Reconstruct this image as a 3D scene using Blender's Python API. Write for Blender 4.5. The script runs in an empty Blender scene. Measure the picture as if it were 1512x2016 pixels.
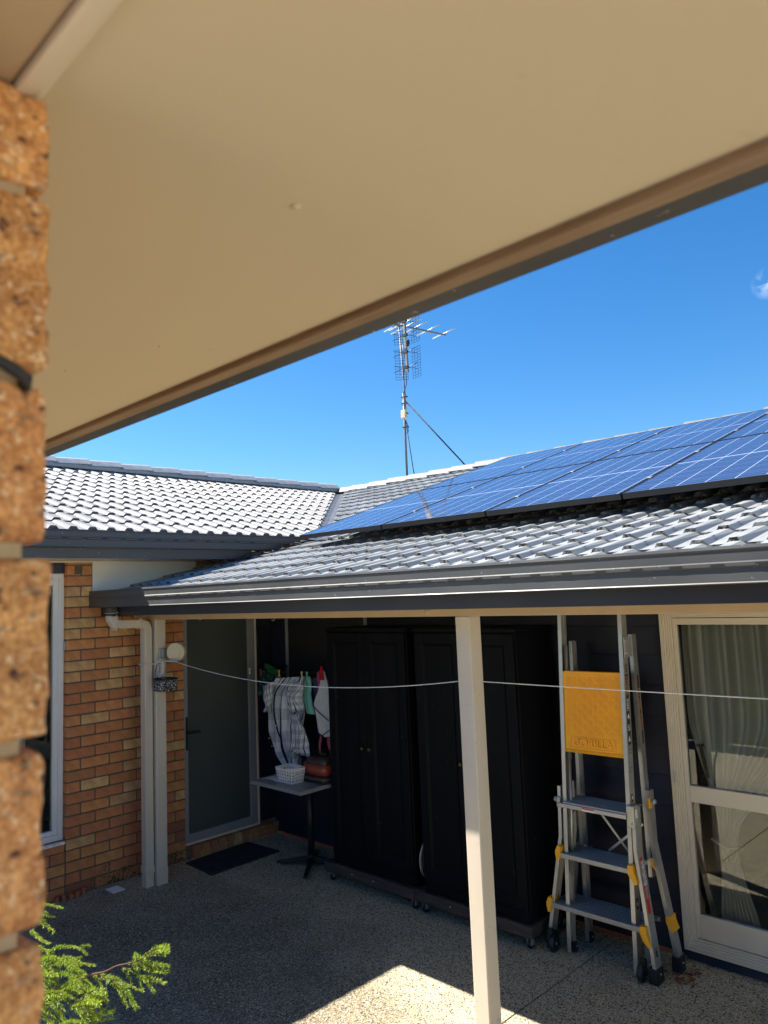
import bpy, bmesh, math, random
from math import sin, cos, tan, atan2, radians, pi, sqrt
from mathutils import Vector, Matrix, noise

random.seed(7)
SC = bpy.context.scene
COL = SC.collection
V = Vector

# ------------------------------------------------------------------ camera
CAM = V((6.145, -4.656, 2.24))
A, B, R = 0.77065064, 0.10823549, -0.04067734
fwd = V((-sin(A)*cos(B), cos(A)*cos(B), sin(B)))
rgt = V((cos(A), sin(A), 0)); upv = rgt.cross(fwd)
r2 = rgt*cos(R) + upv*sin(R); u2 = -rgt*sin(R) + upv*cos(R)
cd = bpy.data.cameras.new('camera')
cam = bpy.data.objects.new('camera', cd); COL.objects.link(cam)
cam.matrix_world = Matrix.Translation(CAM) @ Matrix((r2, u2, -fwd)).transposed().to_4x4()
cd.sensor_fit = 'VERTICAL'; cd.sensor_height = 36; cd.sensor_width = 27
cd.lens = 1491.09/2016*36
cd.clip_start = 0.02; cd.clip_end = 2000
cd.dof.use_dof = True; cd.dof.focus_distance = 5.0; cd.dof.aperture_fstop = cd.lens/3.0
SC.camera = cam

# ------------------------------------------------------------------ sky, sun, exposure
SUNV = V((-0.79, -0.31, 1.0)).normalized()          # towards the sun
elev = math.asin(SUNV.z); azim = atan2(SUNV.x, SUNV.y)
w = bpy.data.worlds.new('World'); SC.world = w; w.use_nodes = True
nt = w.node_tree; nt.nodes.clear()
def N(t, **k):
    n = nt.nodes.new(t)
    for a, b in k.items(): setattr(n, a, b)
    return n
sky = N('ShaderNodeTexSky', sky_type='NISHITA', sun_disc=False)
sky.sun_elevation = elev; sky.sun_rotation = azim
sky.altitude = 0; sky.air_density = 1.0; sky.dust_density = 0.15; sky.ozone_density = 6.0
hs = N('ShaderNodeHueSaturation'); hs.inputs['Saturation'].default_value = 1.25; hs.inputs['Value'].default_value = 0.95
bg = N('ShaderNodeBackground'); bg.inputs['Strength'].default_value = 0.0615
out = N('ShaderNodeOutputWorld')
tc = N('ShaderNodeTexCoord')
# a small wisp of cloud low in the sky to the right
cdir = ((1512-756)/1491.09*r2 - (558-1008)/1491.09*u2 + fwd).normalized()
mp = N('ShaderNodeVectorMath', operation='SUBTRACT'); mp.inputs[1].default_value = cdir
ml = N('ShaderNodeVectorMath', operation='LENGTH')
rm = N('ShaderNodeMapRange'); rm.inputs['From Min'].default_value = 0.019; rm.inputs['From Max'].default_value = 0.002
no = N('ShaderNodeTexNoise'); no.inputs['Scale'].default_value = 60; no.inputs['Detail'].default_value = 7; no.inputs['Distortion'].default_value = 0.6
mr = N('ShaderNodeMapRange'); mr.inputs['From Min'].default_value = 0.45; mr.inputs['From Max'].default_value = 0.72
mm = N('ShaderNodeMath', operation='MULTIPLY')
mx = N('ShaderNodeMix', data_type='RGBA'); mx.inputs['B'].default_value = (6.5, 7.5, 9.0, 1)
L = nt.links.new
L(sky.outputs[0], hs.inputs['Color']); L(tc.outputs['Generated'], mp.inputs[0]); L(mp.outputs[0], ml.inputs[0])
L(ml.outputs['Value'], rm.inputs['Value']); L(tc.outputs['Generated'], no.inputs['Vector']); L(no.outputs['Fac'], mr.inputs['Value'])
L(rm.outputs[0], mm.inputs[0]); L(mr.outputs[0], mm.inputs[1]); md = N('ShaderNodeMath', operation='MULTIPLY'); md.inputs[1].default_value = 0.55
L(mm.outputs[0], md.inputs[0]); L(md.outputs[0], mx.inputs['Factor'])
L(hs.outputs[0], mx.inputs['A']); L(mx.outputs['Result'], bg.inputs['Color']); L(bg.outputs[0], out.inputs[0])
sd = bpy.data.lights.new('sun', 'SUN'); sd.energy = 4.7; sd.angle = radians(0.5); sd.color = (1, 0.94, 0.84)
so = bpy.data.objects.new('sun', sd); COL.objects.link(so)
so.rotation_euler = SUNV.to_track_quat('Z', 'Y').to_euler(); so.location = (0, 0, 20)
SC.view_settings.view_transform = 'Standard'; SC.view_settings.look = 'None'
SC.view_settings.exposure = 1.68; SC.view_settings.gamma = 1.0; SC.view_settings.use_curve_mapping = False
SC.render.engine = 'CYCLES'
SC.cycles.max_bounces = 10; SC.cycles.diffuse_bounces = 6; SC.cycles.glossy_bounces = 4; SC.cycles.transmission_bounces = 8
SC.cycles.transparent_max_bounces = 12; SC.cycles.caustics_reflective = False; SC.cycles.caustics_refractive = False
SC.cycles.sample_clamp_indirect = 6

# ------------------------------------------------------------------ materials
class MT:
    def __init__(s, name, rough=0.6, metal=0.0, spec=0.5):
        s.m = bpy.data.materials.new(name); s.m.use_nodes = True
        s.t = s.m.node_tree; s.b = s.t.nodes['Principled BSDF']
        s.b.inputs['Roughness'].default_value = rough; s.b.inputs['Metallic'].default_value = metal
        s.b.inputs['Specular IOR Level'].default_value = spec
        s.co = s.t.nodes.new('ShaderNodeTexCoord'); s.vec = s.co.outputs['Object']
    def n(s, t, **k):
        q = s.t.nodes.new(t)
        for a, b in k.items(): setattr(q, a, b)
        return q
    def l(s, a, b): s.t.links.new(a, b)
    def world(s):
        g = s.n('ShaderNodeNewGeometry'); s.vec = g.outputs['Position']; return s
    def noise(s, scale, detail=4, stretch=None, dist=0.0, rough=0.5):
        q = s.n('ShaderNodeTexNoise'); q.inputs['Scale'].default_value = scale; q.inputs['Detail'].default_value = detail
        q.inputs['Distortion'].default_value = dist; q.inputs['Roughness'].default_value = rough
        v = s.vec
        if stretch:
            m = s.n('ShaderNodeMapping'); m.inputs['Scale'].default_value = stretch; s.l(v, m.inputs[0]); v = m.outputs[0]
        s.l(v, q.inputs['Vector']); return q.outputs['Fac']
    def vor(s, scale, out='Distance', feature='F1', rnd=1.0):
        q = s.n('ShaderNodeTexVoronoi', feature=feature); q.inputs['Scale'].default_value = scale
        q.inputs['Randomness'].default_value = rnd
        s.l(s.vec, q.inputs['Vector']); return q.outputs[out]
    def rng(s, v, a, b, c=0.0, d=1.0):
        q = s.n('ShaderNodeMapRange'); s.l(v, q.inputs['Value'])
        for i, x in zip(('From Min', 'From Max', 'To Min', 'To Max'), (a, b, c, d)): q.inputs[i].default_value = x
        return q.outputs[0]
    def math(s, op, a, b):
        q = s.n('ShaderNodeMath', operation=op)
        for i, x in enumerate((a, b)):
            if isinstance(x, (int, float)): q.inputs[i].default_value = x
            else: s.l(x, q.inputs[i])
        return q.outputs[0]
    def mix(s, f, a, b, bt='MIX'):
        q = s.n('ShaderNodeMix', data_type='RGBA', blend_type=bt)
        for i, x in (('Factor', f), ('A', a), ('B', b)):
            if isinstance(x, (int, float)): q.inputs[i].default_value = x
            elif isinstance(x, tuple): q.inputs[i].default_value = (*x, 1)
            else: s.l(x, q.inputs[i])
        return q.outputs['Result']
    def col(s, c):
        if isinstance(c, tuple): s.b.inputs['Base Color'].default_value = (*c, 1)
        else: s.l(c, s.b.inputs['Base Color'])
        return s
    def bump(s, h, st=0.2, d=0.002):
        q = s.n('ShaderNodeBump'); q.inputs['Strength'].default_value = st; q.inputs['Distance'].default_value = d
        s.l(h, q.inputs['Height']); s.l(q.outputs[0], s.b.inputs['Normal']); return s
    def rgh(s, v): s.l(v, s.b.inputs['Roughness']); return s

def simple(name, c, rough=0.5, metal=0.0, var=0.12, scale=8, bump=0.1, bs=200, spec=0.5):
    m = MT(name, rough, metal, spec)
    n1 = m.noise(scale, 5); d = tuple(x*(1-var) for x in c); e = tuple(min(1, x*(1+var)) for x in c)
    m.col(m.mix(m.rng(n1, .3, .7), d, e))
    m.rgh(m.rng(n1, .3, .7, rough*0.85, min(1, rough*1.15)))
    if bump: m.bump(m.noise(bs, 3), bump, 0.001)
    return m.m

M = {}
# brick: per-brick colour comes from the object colour
def brick_mat(name, speck_scale, near=False):
    m = MT(name, 0.85, 0, 0.25)
    oi = m.n('ShaderNodeObjectInfo'); base = oi.outputs['Color']
    big = m.noise(14 if not near else 45, 5)
    c = m.mix(m.rng(big, .35, .7, 0, .55), base, (0.30, 0.10, 0.045), 'MIX')
    if near:
        n2 = m.noise(320, 4, rough=0.65); c = m.mix(m.rng(n2, .42, .62), m.mix(1.0, c, (.62, .52, .45), 'MULTIPLY'), c)
        n3 = m.noise(240, 3); c = m.mix(m.rng(n3, .56, .66), c, (0.85, 0.58, 0.34))
        n4 = m.noise(140, 4); c = m.mix(m.rng(n4, .60, .68), c, (0.10, 0.045, 0.03))
    sp = m.noise(speck_scale, 2); c = m.mix(m.rng(sp, .60, .72, 0, .75), c, (0.09, 0.04, 0.025))
    sp2 = m.noise(speck_scale*1.7, 2); c = m.mix(m.rng(sp2, .60, .75, 0, .5), c, (0.55, 0.36, 0.2))
    m.col(c); m.bump(m.noise(speck_scale*1.2, 4), .5, 0.002 if not near else 0.0012)
    return m.m
M['brick'] = brick_mat('fired_brick', 120)
M['brick_near'] = brick_mat('fired_brick_close', 120, True)
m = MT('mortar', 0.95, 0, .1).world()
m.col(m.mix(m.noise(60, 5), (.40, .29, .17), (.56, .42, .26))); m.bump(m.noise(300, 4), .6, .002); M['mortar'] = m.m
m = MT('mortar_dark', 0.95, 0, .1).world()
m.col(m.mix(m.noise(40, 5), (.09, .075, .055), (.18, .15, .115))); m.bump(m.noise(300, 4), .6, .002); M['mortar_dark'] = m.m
m = MT('soffit_board', 0.75, 0, .3).world()
n1 = m.noise(1.1, 4); n2 = m.noise(240, 3)
c = m.mix(m.rng(n1, .3, .7), (.585, .49, .335), (.625, .53, .37)); c = m.mix(m.rng(m.noise(25, 3), .70, .78, 0, .35), c, (.45, .36, .25))
m.col(c); m.bump(n2, .12, .0006); M['soffit'] = m.m
M['cream'] = simple('cream_paint', (.66, .56, .42), .5, var=.05, scale=5, bump=.08)
m = MT('beige_timber_paint', .6).world()
c = m.mix(m.rng(m.noise(9, 5, (1, 1, .15)), .3, .7), (.54, .475, .385), (.60, .53, .43))
c = m.mix(m.rng(m.noise(70, 4), .66, .72, 0, .5), c, (.33, .27, .2)); m.col(c)
m.bump(m.noise(45, 6, (6, 6, .5)), .22, .0015); M['beige'] = m.m
M['beam'] = simple('olive_beige_beam_paint', (.44, .325, .195), .55, var=.06, scale=6, bump=.1)
m = MT('weathered_fascia_timber', .7).world()
c = m.mix(m.rng(m.noise(30, 6, (.25, 2, 2)), .3, .7), (.20, .125, .07), (.30, .20, .115)); m.col(c); m.bump(m.noise(60, 5, (.3, 3, 3)), .4, .0015); M['oldwood'] = m.m
def steel(name, c, r=.46):
    m = MT(name, r, 0, .55).world(); n1 = m.noise(2.2, 5); n2 = m.noise(55, 4)
    q = m.mix(m.rng(n1, .3, .7), tuple(x*.9 for x in c), tuple(x*1.1 for x in c))
    q = m.mix(m.rng(n2, .69, .73, 0, .6), q, (.42, .42, .40)); m.col(q); m.rgh(m.rng(n1, .3, .7, r*.8, r*1.3)); return m.m
M['gutter'] = steel('dark_grey_gutter_paint', (.058, .0585, .060))
M['fascia'] = simple('navy_fascia_paint', (.020, .021, .034), .5, var=.15, scale=3)
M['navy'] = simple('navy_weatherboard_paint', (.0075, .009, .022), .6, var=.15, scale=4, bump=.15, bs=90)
M['bounce_lining'] = simple('unseen_cream_bounce_lining', (.82, .76, .64), .6)  # unseen underside, cream chosen to bounce light down under the verandah
m = MT('white_infill_board', .7).world(); c = m.mix(m.rng(m.noise(2.5, 5), .3, .7), (.74, .72, .65), (.80, .78, .71)); m.col(c); M['infill'] = m.m
def tile_mat(name, c1, c2, rough):
    m = MT(name, rough, 0, .22); oi = m.n('ShaderNodeObjectInfo')
    n1 = m.noise(9, 5, (1, .35, 1)); c = m.mix(m.rng(n1, .32, .68), c1, c2)
    rr = m.rng(oi.outputs['Random'], 0, 1, .74, 1.06)
    c = m.mix(1.0, c, m.rngc(rr), 'MULTIPLY')
    st = m.math('MULTIPLY', m.rng(m.noise(60, 5, (1, .2, 1)), .56, .66), m.rng(m.noise(7, 2), .5, .62))
    c = m.mix(st, c, (.06, .06, .06)); m.col(c); m.bump(m.noise(160, 4), .25, .0012); return m.m
def rngc(s, v):
    q = s.n('ShaderNodeCombineColor')
    for i in range(3): s.l(v, q.inputs[i])
    return q.outputs[0]
MT.rngc = rngc
M['tile_l'] = tile_mat('pale_grey_roof_paint', (.205, .207, .215), (.26, .263, .27), .6)
M['tile_v'] = tile_mat('blue_grey_roof_paint', (.25, .262, .266), (.325, .338, .342), .5)
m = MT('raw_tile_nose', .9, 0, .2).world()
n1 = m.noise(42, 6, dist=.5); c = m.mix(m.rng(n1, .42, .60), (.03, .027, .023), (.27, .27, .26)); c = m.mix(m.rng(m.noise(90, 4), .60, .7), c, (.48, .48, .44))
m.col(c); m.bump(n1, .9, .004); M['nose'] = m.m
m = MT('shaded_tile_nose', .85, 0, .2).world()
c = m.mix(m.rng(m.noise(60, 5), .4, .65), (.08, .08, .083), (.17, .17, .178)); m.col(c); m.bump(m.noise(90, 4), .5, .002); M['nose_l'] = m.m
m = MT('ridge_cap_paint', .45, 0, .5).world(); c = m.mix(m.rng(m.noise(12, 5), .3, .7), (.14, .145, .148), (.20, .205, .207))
c = m.mix(m.rng(m.noise(45, 5), .62, .7, 0, .6), c, (.2, .2, .19)); m.col(c); M['ridge'] = m.m  # main caps: same paint as the left ones, darkened to offset direct sun
M['ridge_l'] = simple('shade_lifted_cap', (.33, .345, .365), .5, var=.12, scale=12)  # left caps: same paint, lightened to make up for facing away from the sun
M['valley'] = simple('valley_flashing_steel', (.075, .08, .09), .5, .1)
M['white'] = simple('white_aluminium', (.68, .68, .66), .35, var=.04, scale=5, bump=0)
M['bone'] = simple('bone_aluminium', (.60, .53, .42), .38, var=.05, scale=4, bump=0)
M['pewter'] = simple('pewter_door_frame', (.24, .25, .26), .42, var=.06, scale=4, bump=0)
def glass(name, tint=(1, 1, 1), rough=0.0):
    m = MT(name, rough); b = m.b
    b.inputs['Base Color'].default_value = (*tint, 1); b.inputs['Transmission Weight'].default_value = 1.0; b.inputs['IOR'].default_value = 1.5
    lp = None
    return m.m
def thin_glass(name, tint, refl=.09):
    # real thin pane: tinted see-through plus mirror reflection by facing angle
    m = bpy.data.materials.new(name); m.use_nodes = True; t = m.node_tree; t.nodes.clear()
    tr = t.nodes.new('ShaderNodeBsdfTransparent'); tr.inputs[0].default_value = (*tint, 1)
    gl = t.nodes.new('ShaderNodeBsdfGlossy'); gl.inputs['Roughness'].default_value = 0.01
    fr = t.nodes.new('ShaderNodeFresnel'); fr.inputs[0].default_value = 1.55
    mu = t.nodes.new('ShaderNodeMath'); mu.operation = 'MULTIPLY'; mu.inputs[1].default_value = 1.25; mu.use_clamp = True
    mi = t.nodes.new('ShaderNodeMixShader'); o = t.nodes.new('ShaderNodeOutputMaterial')
    t.links.new(fr.outputs[0], mu.inputs[0]); t.links.new(mu.outputs[0], mi.inputs[0]); t.links.new(tr.outputs[0], mi.inputs[1]); t.links.new(gl.outputs[0], mi.inputs[2]); t.links.new(mi.outputs[0], o.inputs[0])
    return m
M['pane'] = thin_glass('window_glass', (.92, .94, .92))
M['doorglass'] = simple('obscured_door_glass', (.055, .065, .063), .55, var=.1, scale=2, bump=0, spec=.5)
M['alu'] = simple('brushed_aluminium', (.46, .46, .44), .36, .75, var=.10, scale=14, bump=.1, bs=120)
M['alu_tread'] = simple('ladder_tread_aluminium', (.34, .345, .35), .42, .7, var=.12, scale=10, bump=.1, bs=150)
M['clampgrey'] = simple('clamp_grey', (.16, .16, .165), .5, .3, bump=0)
M['galv'] = simple('galvanised_steel', (.40, .41, .41), .5, .6, var=.15, scale=20)
M['black'] = simple('black_plastic', (.012, .012, .014), .45, var=.2, scale=20)
M['rubber'] = simple('black_rubber_mat', (.012, .014, .022), .8, var=.2, scale=20, bump=.5, bs=350)
M['yellow'] = simple('amber_yellow_plastic', (.92, .43, .012), .42, var=.06, scale=10, bump=.05)
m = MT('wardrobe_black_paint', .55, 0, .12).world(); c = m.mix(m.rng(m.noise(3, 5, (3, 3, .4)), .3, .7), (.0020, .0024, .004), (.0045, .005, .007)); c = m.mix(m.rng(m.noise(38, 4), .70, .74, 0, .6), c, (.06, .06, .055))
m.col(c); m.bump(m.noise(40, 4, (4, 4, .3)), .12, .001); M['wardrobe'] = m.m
m = MT('dark_stained_timber', .65).world(); c = m.mix(m.rng(m.noise(14, 6, (.3, 3, 3)), .3, .7), (.028, .021, .018), (.075, .055, .045)); m.col(c); m.bump(m.noise(30, 5, (.3, 4, 4)), .3, .0015); M['dolly'] = m.m
m = MT('speckled_laminate', .4); v1 = m.vor(170, 'Color'); n1 = m.noise(260, 3); c = m.mix(m.rng(n1, .4, .62), (.13, .135, .145), (.34, .35, .36)); m.col(c); M['laminate'] = m.m
M['whiteplastic'] = simple('white_plastic', (.74, .74, .72), .4, var=.03, bump=0)
M['creamplastic'] = simple('cream_plastic', (.62, .52, .36), .45, var=.04, bump=0)
M['rope'] = simple('white_cord', (.72, .72, .69), .6, var=.05)
M['paper'] = simple('white_paper', (.62, .64, .66), .7, var=.03)
M['brass'] = simple('brass', (.16, .11, .05), .5, .9, bump=0)
M['terracotta'] = simple('terracotta', (.42, .13, .065), .8, var=.2, scale=40, bump=.3)
M['panred'] = simple('rust_red_enamel', (.28, .055, .03), .35, var=.1)
M['panbrown'] = simple('dark_brown_enamel', (.045, .035, .03), .35, var=.1)
M['red'] = simple('red_sticker', (.55, .03, .03), .4, bump=0)
M['black_print'] = simple('black_print', (.015, .013, .012), .4, bump=0)
M['orange_print'] = simple('orange_print', (.62, .27, .12), .4, bump=0)
M['bark'] = simple('reddish_bark', (.085, .030, .015), .8, var=.2, scale=60)
m = MT('fresh_green_needles', .5, 0, .4); oi = m.n('ShaderNodeObjectInfo'); at = m.n('ShaderNodeAttribute', attribute_name='tone')
c = m.mix(at.outputs['Fac'], (.050, .17, .014), (.36, .46, .035)); m.col(c)
m.b.inputs['Subsurface Weight'].default_value = 0.0
tl = m.n('ShaderNodeBsdfTranslucent'); m.l(c, tl.inputs[0]); mi = m.n('ShaderNodeMixShader'); mi.inputs[0].default_value = .35
mo = m.t.nodes['Material Output']; m.l(m.b.outputs[0], mi.inputs[1]); m.l(tl.outputs[0], mi.inputs[2]); m.l(mi.outputs[0], mo.inputs[0]); M['needle'] = m.m
def cloth_mat(name, c, c2=None, two=.3):
    m = MT(name, .9, 0, .1); n1 = m.noise(18, 4); m.col(m.mix(m.rng(n1, .3, .7), tuple(x*.85 for x in c), c if c2 is None else c2)); m.bump(m.noise(600, 2), .2, .0005); return m.m
M['mint'] = cloth_mat('mint_cotton', (.20, .48, .40)); M['navycloth'] = cloth_mat('navy_cotton', (.04, .055, .13))
M['pinkcloth'] = cloth_mat('pink_cotton', (.42, .10, .14)); M['bibwhite'] = cloth_mat('white_towelling', (.60, .60, .58))
M['redcloth'] = cloth_mat('red_cotton', (.5, .02, .03)); M['greencloth'] = cloth_mat('green_cotton', (.015, .10, .035))
m = MT('teal_leaf_print', .9, 0, .1); c = m.mix(m.rng(m.vor(26), .25, .32), (.06, .16, .12), (.012, .05, .045)); m.col(c); M['tealprint'] = m.m
# striped shirt: stripes follow the cloth's own uv
m = MT('striped_shirting', .9, 0, .1); uv = m.n('ShaderNodeUVMap'); sx = m.n('ShaderNodeSeparateXYZ'); m.l(uv.outputs[0], sx.inputs[0])
u, v = sx.outputs[0], sx.outputs[1]
def stripe(src, freq, wd, off=0.0):
    f = m.math('FRACT', m.math('ADD', m.math('MULTIPLY', src, freq), off), 0)
    return m.math('LESS_THAN', f, wd)
c = m.mix(m.math('MULTIPLY', stripe(v, 5, .5), .55), (.62, .63, .65), (.28, .30, .34))
c = m.mix(m.math('MULTIPLY', stripe(u, 7, .35, .5), .35), c, (.24, .26, .30))
c = m.mix(stripe(u, 6, .16), c, (.012, .015, .03)); m.col(c); M['shirt'] = m.m
m = MT('sheer_curtain', .9, 0, .1); m.col((.82, .82, .76)); tl = m.n('ShaderNodeBsdfTranslucent'); tl.inputs[0].default_value = (.7, .7, .64, 1)
mi = m.n('ShaderNodeMixShader'); mi.inputs[0].default_value = .4; m.l(m.b.outputs[0], mi.inputs[1]); m.l(tl.outputs[0], mi.inputs[2]); m.l(mi.outputs[0], m.t.nodes['Material Output'].inputs[0]); M['curtain'] = m.m
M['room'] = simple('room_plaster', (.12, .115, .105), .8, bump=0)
M['roomfloor'] = simple('room_floor', (.08, .06, .045), .5, bump=0)
m = MT('patterned_fabric', .9); c = m.mix(m.rng(m.noise(70, 3, (1, 1, 2.5), 1.2), .56, .60), (.006, .007, .014), (.62, .62, .60)); m.col(c); M['pattern'] = m.m
M['dark'] = simple('dark_shadow_gap', (.006, .006, .007), .8, bump=0)
M['screw'] = simple('zinc_rivet', (.55, .55, .54), .35, .7, bump=0)
M['leaf'] = simple('dead_leaf_brown', (.20, .075, .03), .8, var=.3, scale=30)
M['debris'] = simple('dry_leaf_litter', (.17, .11, .065), .9, var=.4, scale=30)
M['moss'] = simple('dark_moss', (.045, .05, .012), .95, var=.4, scale=60)
M['soil'] = simple('dark_soil', (.05, .04, .03), .95, var=.3)
M['greyrub'] = simple('grey_rubber', (.10, .115, .14), .5, bump=0)
# exposed-aggregate concrete with an old damp stain
m = MT('exposed_aggregate', .75, 0, .35).world()
g1 = m.vor(140, 'Color'); sp = m.n('ShaderNodeSeparateColor'); m.l(g1, sp.inputs[0]); peb = sp.outputs[0]
d1 = m.vor(140, 'Distance')
c = m.mix(m.rng(peb, .0, 1), (.46, .39, .25), (.68, .585, .385))
c = m.mix(m.rng(peb, .80, .84), c, (.66, .61, .48))
c = m.mix(m.rng(sp.outputs[1], .84, .88), c, (.045, .045, .045))
c = m.mix(m.rng(d1, .45, .75, 0, .75), c, (.16, .145, .115))
c = m.mix(m.rng(m.noise(75, 3), .60, .68, 0, .8), c, (.06, .06, .06))
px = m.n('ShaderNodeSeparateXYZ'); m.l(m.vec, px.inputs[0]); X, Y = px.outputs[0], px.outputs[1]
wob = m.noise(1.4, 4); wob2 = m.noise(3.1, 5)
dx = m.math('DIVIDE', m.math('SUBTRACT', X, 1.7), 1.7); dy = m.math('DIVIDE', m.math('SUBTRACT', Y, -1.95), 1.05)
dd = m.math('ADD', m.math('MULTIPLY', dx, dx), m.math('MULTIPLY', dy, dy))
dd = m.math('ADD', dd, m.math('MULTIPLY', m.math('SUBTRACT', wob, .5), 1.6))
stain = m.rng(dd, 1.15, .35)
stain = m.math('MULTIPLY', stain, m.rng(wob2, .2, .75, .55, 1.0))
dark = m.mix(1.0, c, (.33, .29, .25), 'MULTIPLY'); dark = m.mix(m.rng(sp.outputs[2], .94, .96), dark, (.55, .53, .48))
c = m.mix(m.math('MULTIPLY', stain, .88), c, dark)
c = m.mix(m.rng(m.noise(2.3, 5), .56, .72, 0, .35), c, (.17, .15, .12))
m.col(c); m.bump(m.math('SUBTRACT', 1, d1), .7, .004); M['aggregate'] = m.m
m = MT('pale_bounce_ground', .95).world(); m.col(m.mix(m.noise(2, 5), (.50, .45, .34), (.60, .54, .42))); M['ground'] = m.m  # pale colour chosen to bounce sunlight into the shaded courtyard
# solar cells in panel coordinates: 6 x 10 cells, thin busbars, white gaps
m = MT('solar_laminate', .07, 0, .5); sx = m.n('ShaderNodeSeparateXYZ'); m.l(m.co.outputs['Object'], sx.inputs[0])
def line(src, freq, wd, off=0.0):
    f = m.math('FRACT', m.math('ADD', m.math('MULTIPLY', src, freq), off), 0)
    return m.math('LESS_THAN', m.math('ABSOLUTE', m.math('SUBTRACT', f, .5), 0), wd/2)
cellx = line(sx.outputs[0], 1/.159, .030, .5); celly = line(sx.outputs[1], 1/.159, .022, .5)
bus = line(sx.outputs[1], 1/.053, .13)
mid = m.math('LESS_THAN', m.math('ABSOLUTE', m.math('SUBTRACT', sx.outputs[1], .835), 0), .006)
oi = m.n('ShaderNodeObjectInfo')
c = m.mix(oi.outputs['Random'], (.014, .020, .062), (.020, .028, .08))
c = m.mix(m.math('MULTIPLY', bus, .6), c, (.24, .29, .42)); c = m.mix(cellx, c, (.50, .54, .62)); c = m.mix(m.math('MULTIPLY', celly, .4), c, (.45, .5, .6)); c = m.mix(mid, c, (.6, .64, .7))
m.col(c); m.b.inputs['Coat Weight'].default_value = 0.15; m.b.inputs['Coat Roughness'].default_value = .05; M['solar'] = m.m
M['blackalu'] = simple('black_anodised_frame', (.022, .022, .024), .4, .2, bump=0)
M['void'] = M['dark']

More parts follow.
